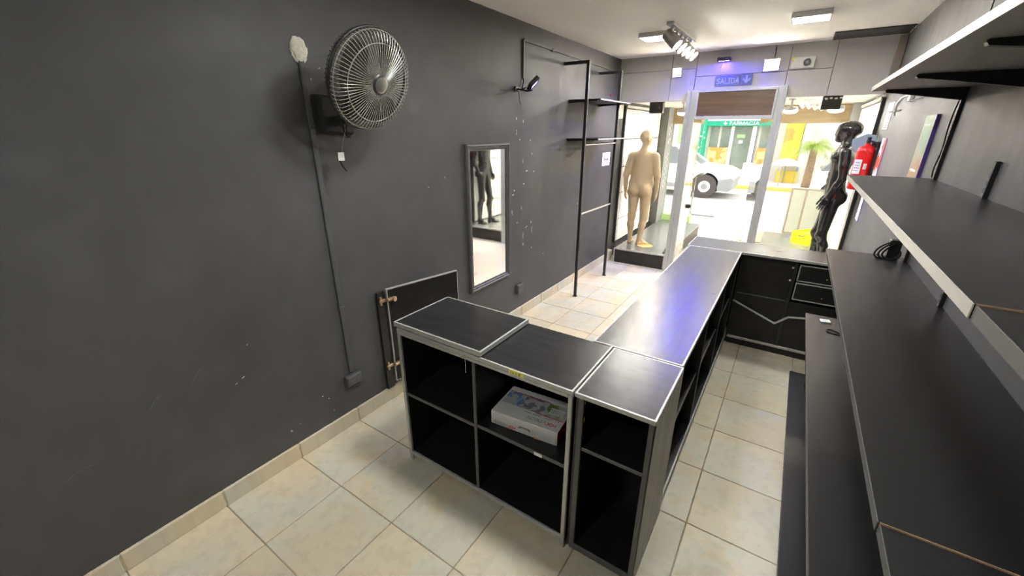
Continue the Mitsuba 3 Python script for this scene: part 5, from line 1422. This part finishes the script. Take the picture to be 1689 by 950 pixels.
# vehicles
def vehicle(name, lab, x_front, y0, y1, zg, body_pts, glass_pts, wheels, body_mat, flip=False, r=0.365, bumper=None):
    """side profile in (distance behind the front, height above ground); the front points to +x."""
    t = thing(name, lab, 'car')
    f = lambda pts: [(x_front - a, zg + b) for a, b in pts]  # noqa: E731
    from shapely.geometry import Polygon
    poly = Polygon(f(body_pts)).buffer(0.03).buffer(-0.03)
    for wx in wheels:
        poly = poly.difference(Point(x_front - wx, zg + r).buffer(r + 0.07))
    if poly.geom_type != 'Polygon':
        poly = max(poly.geoms, key=lambda g_: g_.area)
    low = extrude(poly, y1 - y0, (0, y1, 0), (1, 0, 0), (0, 0, 1))
    part(t, 'body', low, body_mat)
    gp = f(glass_pts)
    cab = []
    for (x_, z_), ins in zip(gp, [0.06 if b < 1.15 else 0.2 for a, b in glass_pts]):
        cab += [(x_, y0 + ins, z_), (x_, y1 - ins, z_)]
    part(t, 'cabin_glass', hull(cab), 'car_glass', label='dark windows')
    zr = max(z_ for _, z_ in gp)
    xs = [x_ for x_, z_ in gp if z_ > zr - 0.06]
    part(t, 'roof', box(min(xs) - 0.04, max(xs) + 0.06, y0 + 0.18, y1 - 0.18, zr - 0.05, zr + 0.03, 0.03), body_mat)
    xf, zf = gp[0]
    x2_, z2_ = gp[1]
    for yy, s_ in ((y0 + 0.06, 1), (y1 - 0.06, -1)):
        part(t, 'pillar', tube([(xf, yy, zf), (x2_, yy + s_ * 0.14, z2_)], 0.035, 8), body_mat)
        xm, zm = (gp[1][0] * 0.45 + gp[2][0] * 0.55), zr
        part(t, 'pillar', tube([(xm + 0.05, yy, zf), (xm, yy + s_ * 0.14, zm)], 0.04, 8), body_mat)
    if bumper:
        part(t, 'bumper', hull([(x_front - a, y, zg + b) for a, b in bumper for y in (y0 - 0.02, y1 + 0.02)]), 'car_grey', label='grey plastic bumper')
    part(t, 'sill_strip', box(x_front - wheels[1] + r + 0.1, x_front - wheels[0] - r - 0.1, y0 - 0.015, y1 + 0.015, zg + 0.30, zg + 0.44, 0.01), 'car_grey')
    for wx in wheels:
        for yy, s_ in ((y0, -1), (y1, 1)):
            wh = part(t, 'wheel', cyl((x_front - wx, yy + s_ * 0.012, zg + r), (x_front - wx, yy - s_ * 0.20, zg + r), r, n=36), 'tyre', 30)
            part(wh, 'rim', cat(cyl((x_front - wx, yy + s_ * 0.02, zg + r), (x_front - wx, yy - s_ * 0.02, zg + r), r * 0.50, n=28)), 'white_plastic', 30)
            part(wh, 'hub', cat(cyl((x_front - wx, yy + s_ * 0.034, zg + r), (x_front - wx, yy - s_ * 0.02, zg + r), r * 0.26, n=20)), 'car_grey', 30)
    part(t, 'headlamp', box(x_front - 0.25, x_front - 0.02, y0 - 0.005, y0 + 0.35, zg + 0.66, zg + 0.80, 0.03), 'white_plastic')
    part(t, 'door_mirror', box(x_front - 1.45, x_front - 1.28, y0 - 0.18, y0, zg + 1.0, zg + 1.16, 0.03), body_mat)
    return t


vehicle('car', 'white pickup with grey bumper parked in the street outside the door', -1.56, 14.8, 16.5, -0.05,
        [(0.05, 0.42), (0.0, 0.62), (0.06, 0.84), (0.30, 0.94), (1.15, 1.04), (5.0, 1.06), (5.05, 0.45), (4.9, 0.36), (0.2, 0.36)],
        [(1.05, 1.03), (1.85, 1.58), (3.2, 1.60), (3.5, 1.05)], (0.80, 3.9), 'car_white', bumper=[(0.0, 0.30), (-0.02, 0.60), (0.05, 0.66), (0.42, 0.36), (0.40, 0.58), (0.10, 0.24), (0.40, 0.26)])
vehicle('car', 'white car parked farther along the street behind the palm', 3.1, 15.6, 17.2, -0.05,
        [(0.05, 0.42), (0.0, 0.62), (0.08, 0.76), (0.9, 0.92), (2.2, 0.95), (2.5, 0.92), (2.55, 0.5), (2.5, 0.36), (0.2, 0.36)],
        [(0.75, 0.92), (1.25, 1.38), (2.1, 1.40), (2.45, 0.95)], (0.60, 2.0), 'car_white', r=0.30)
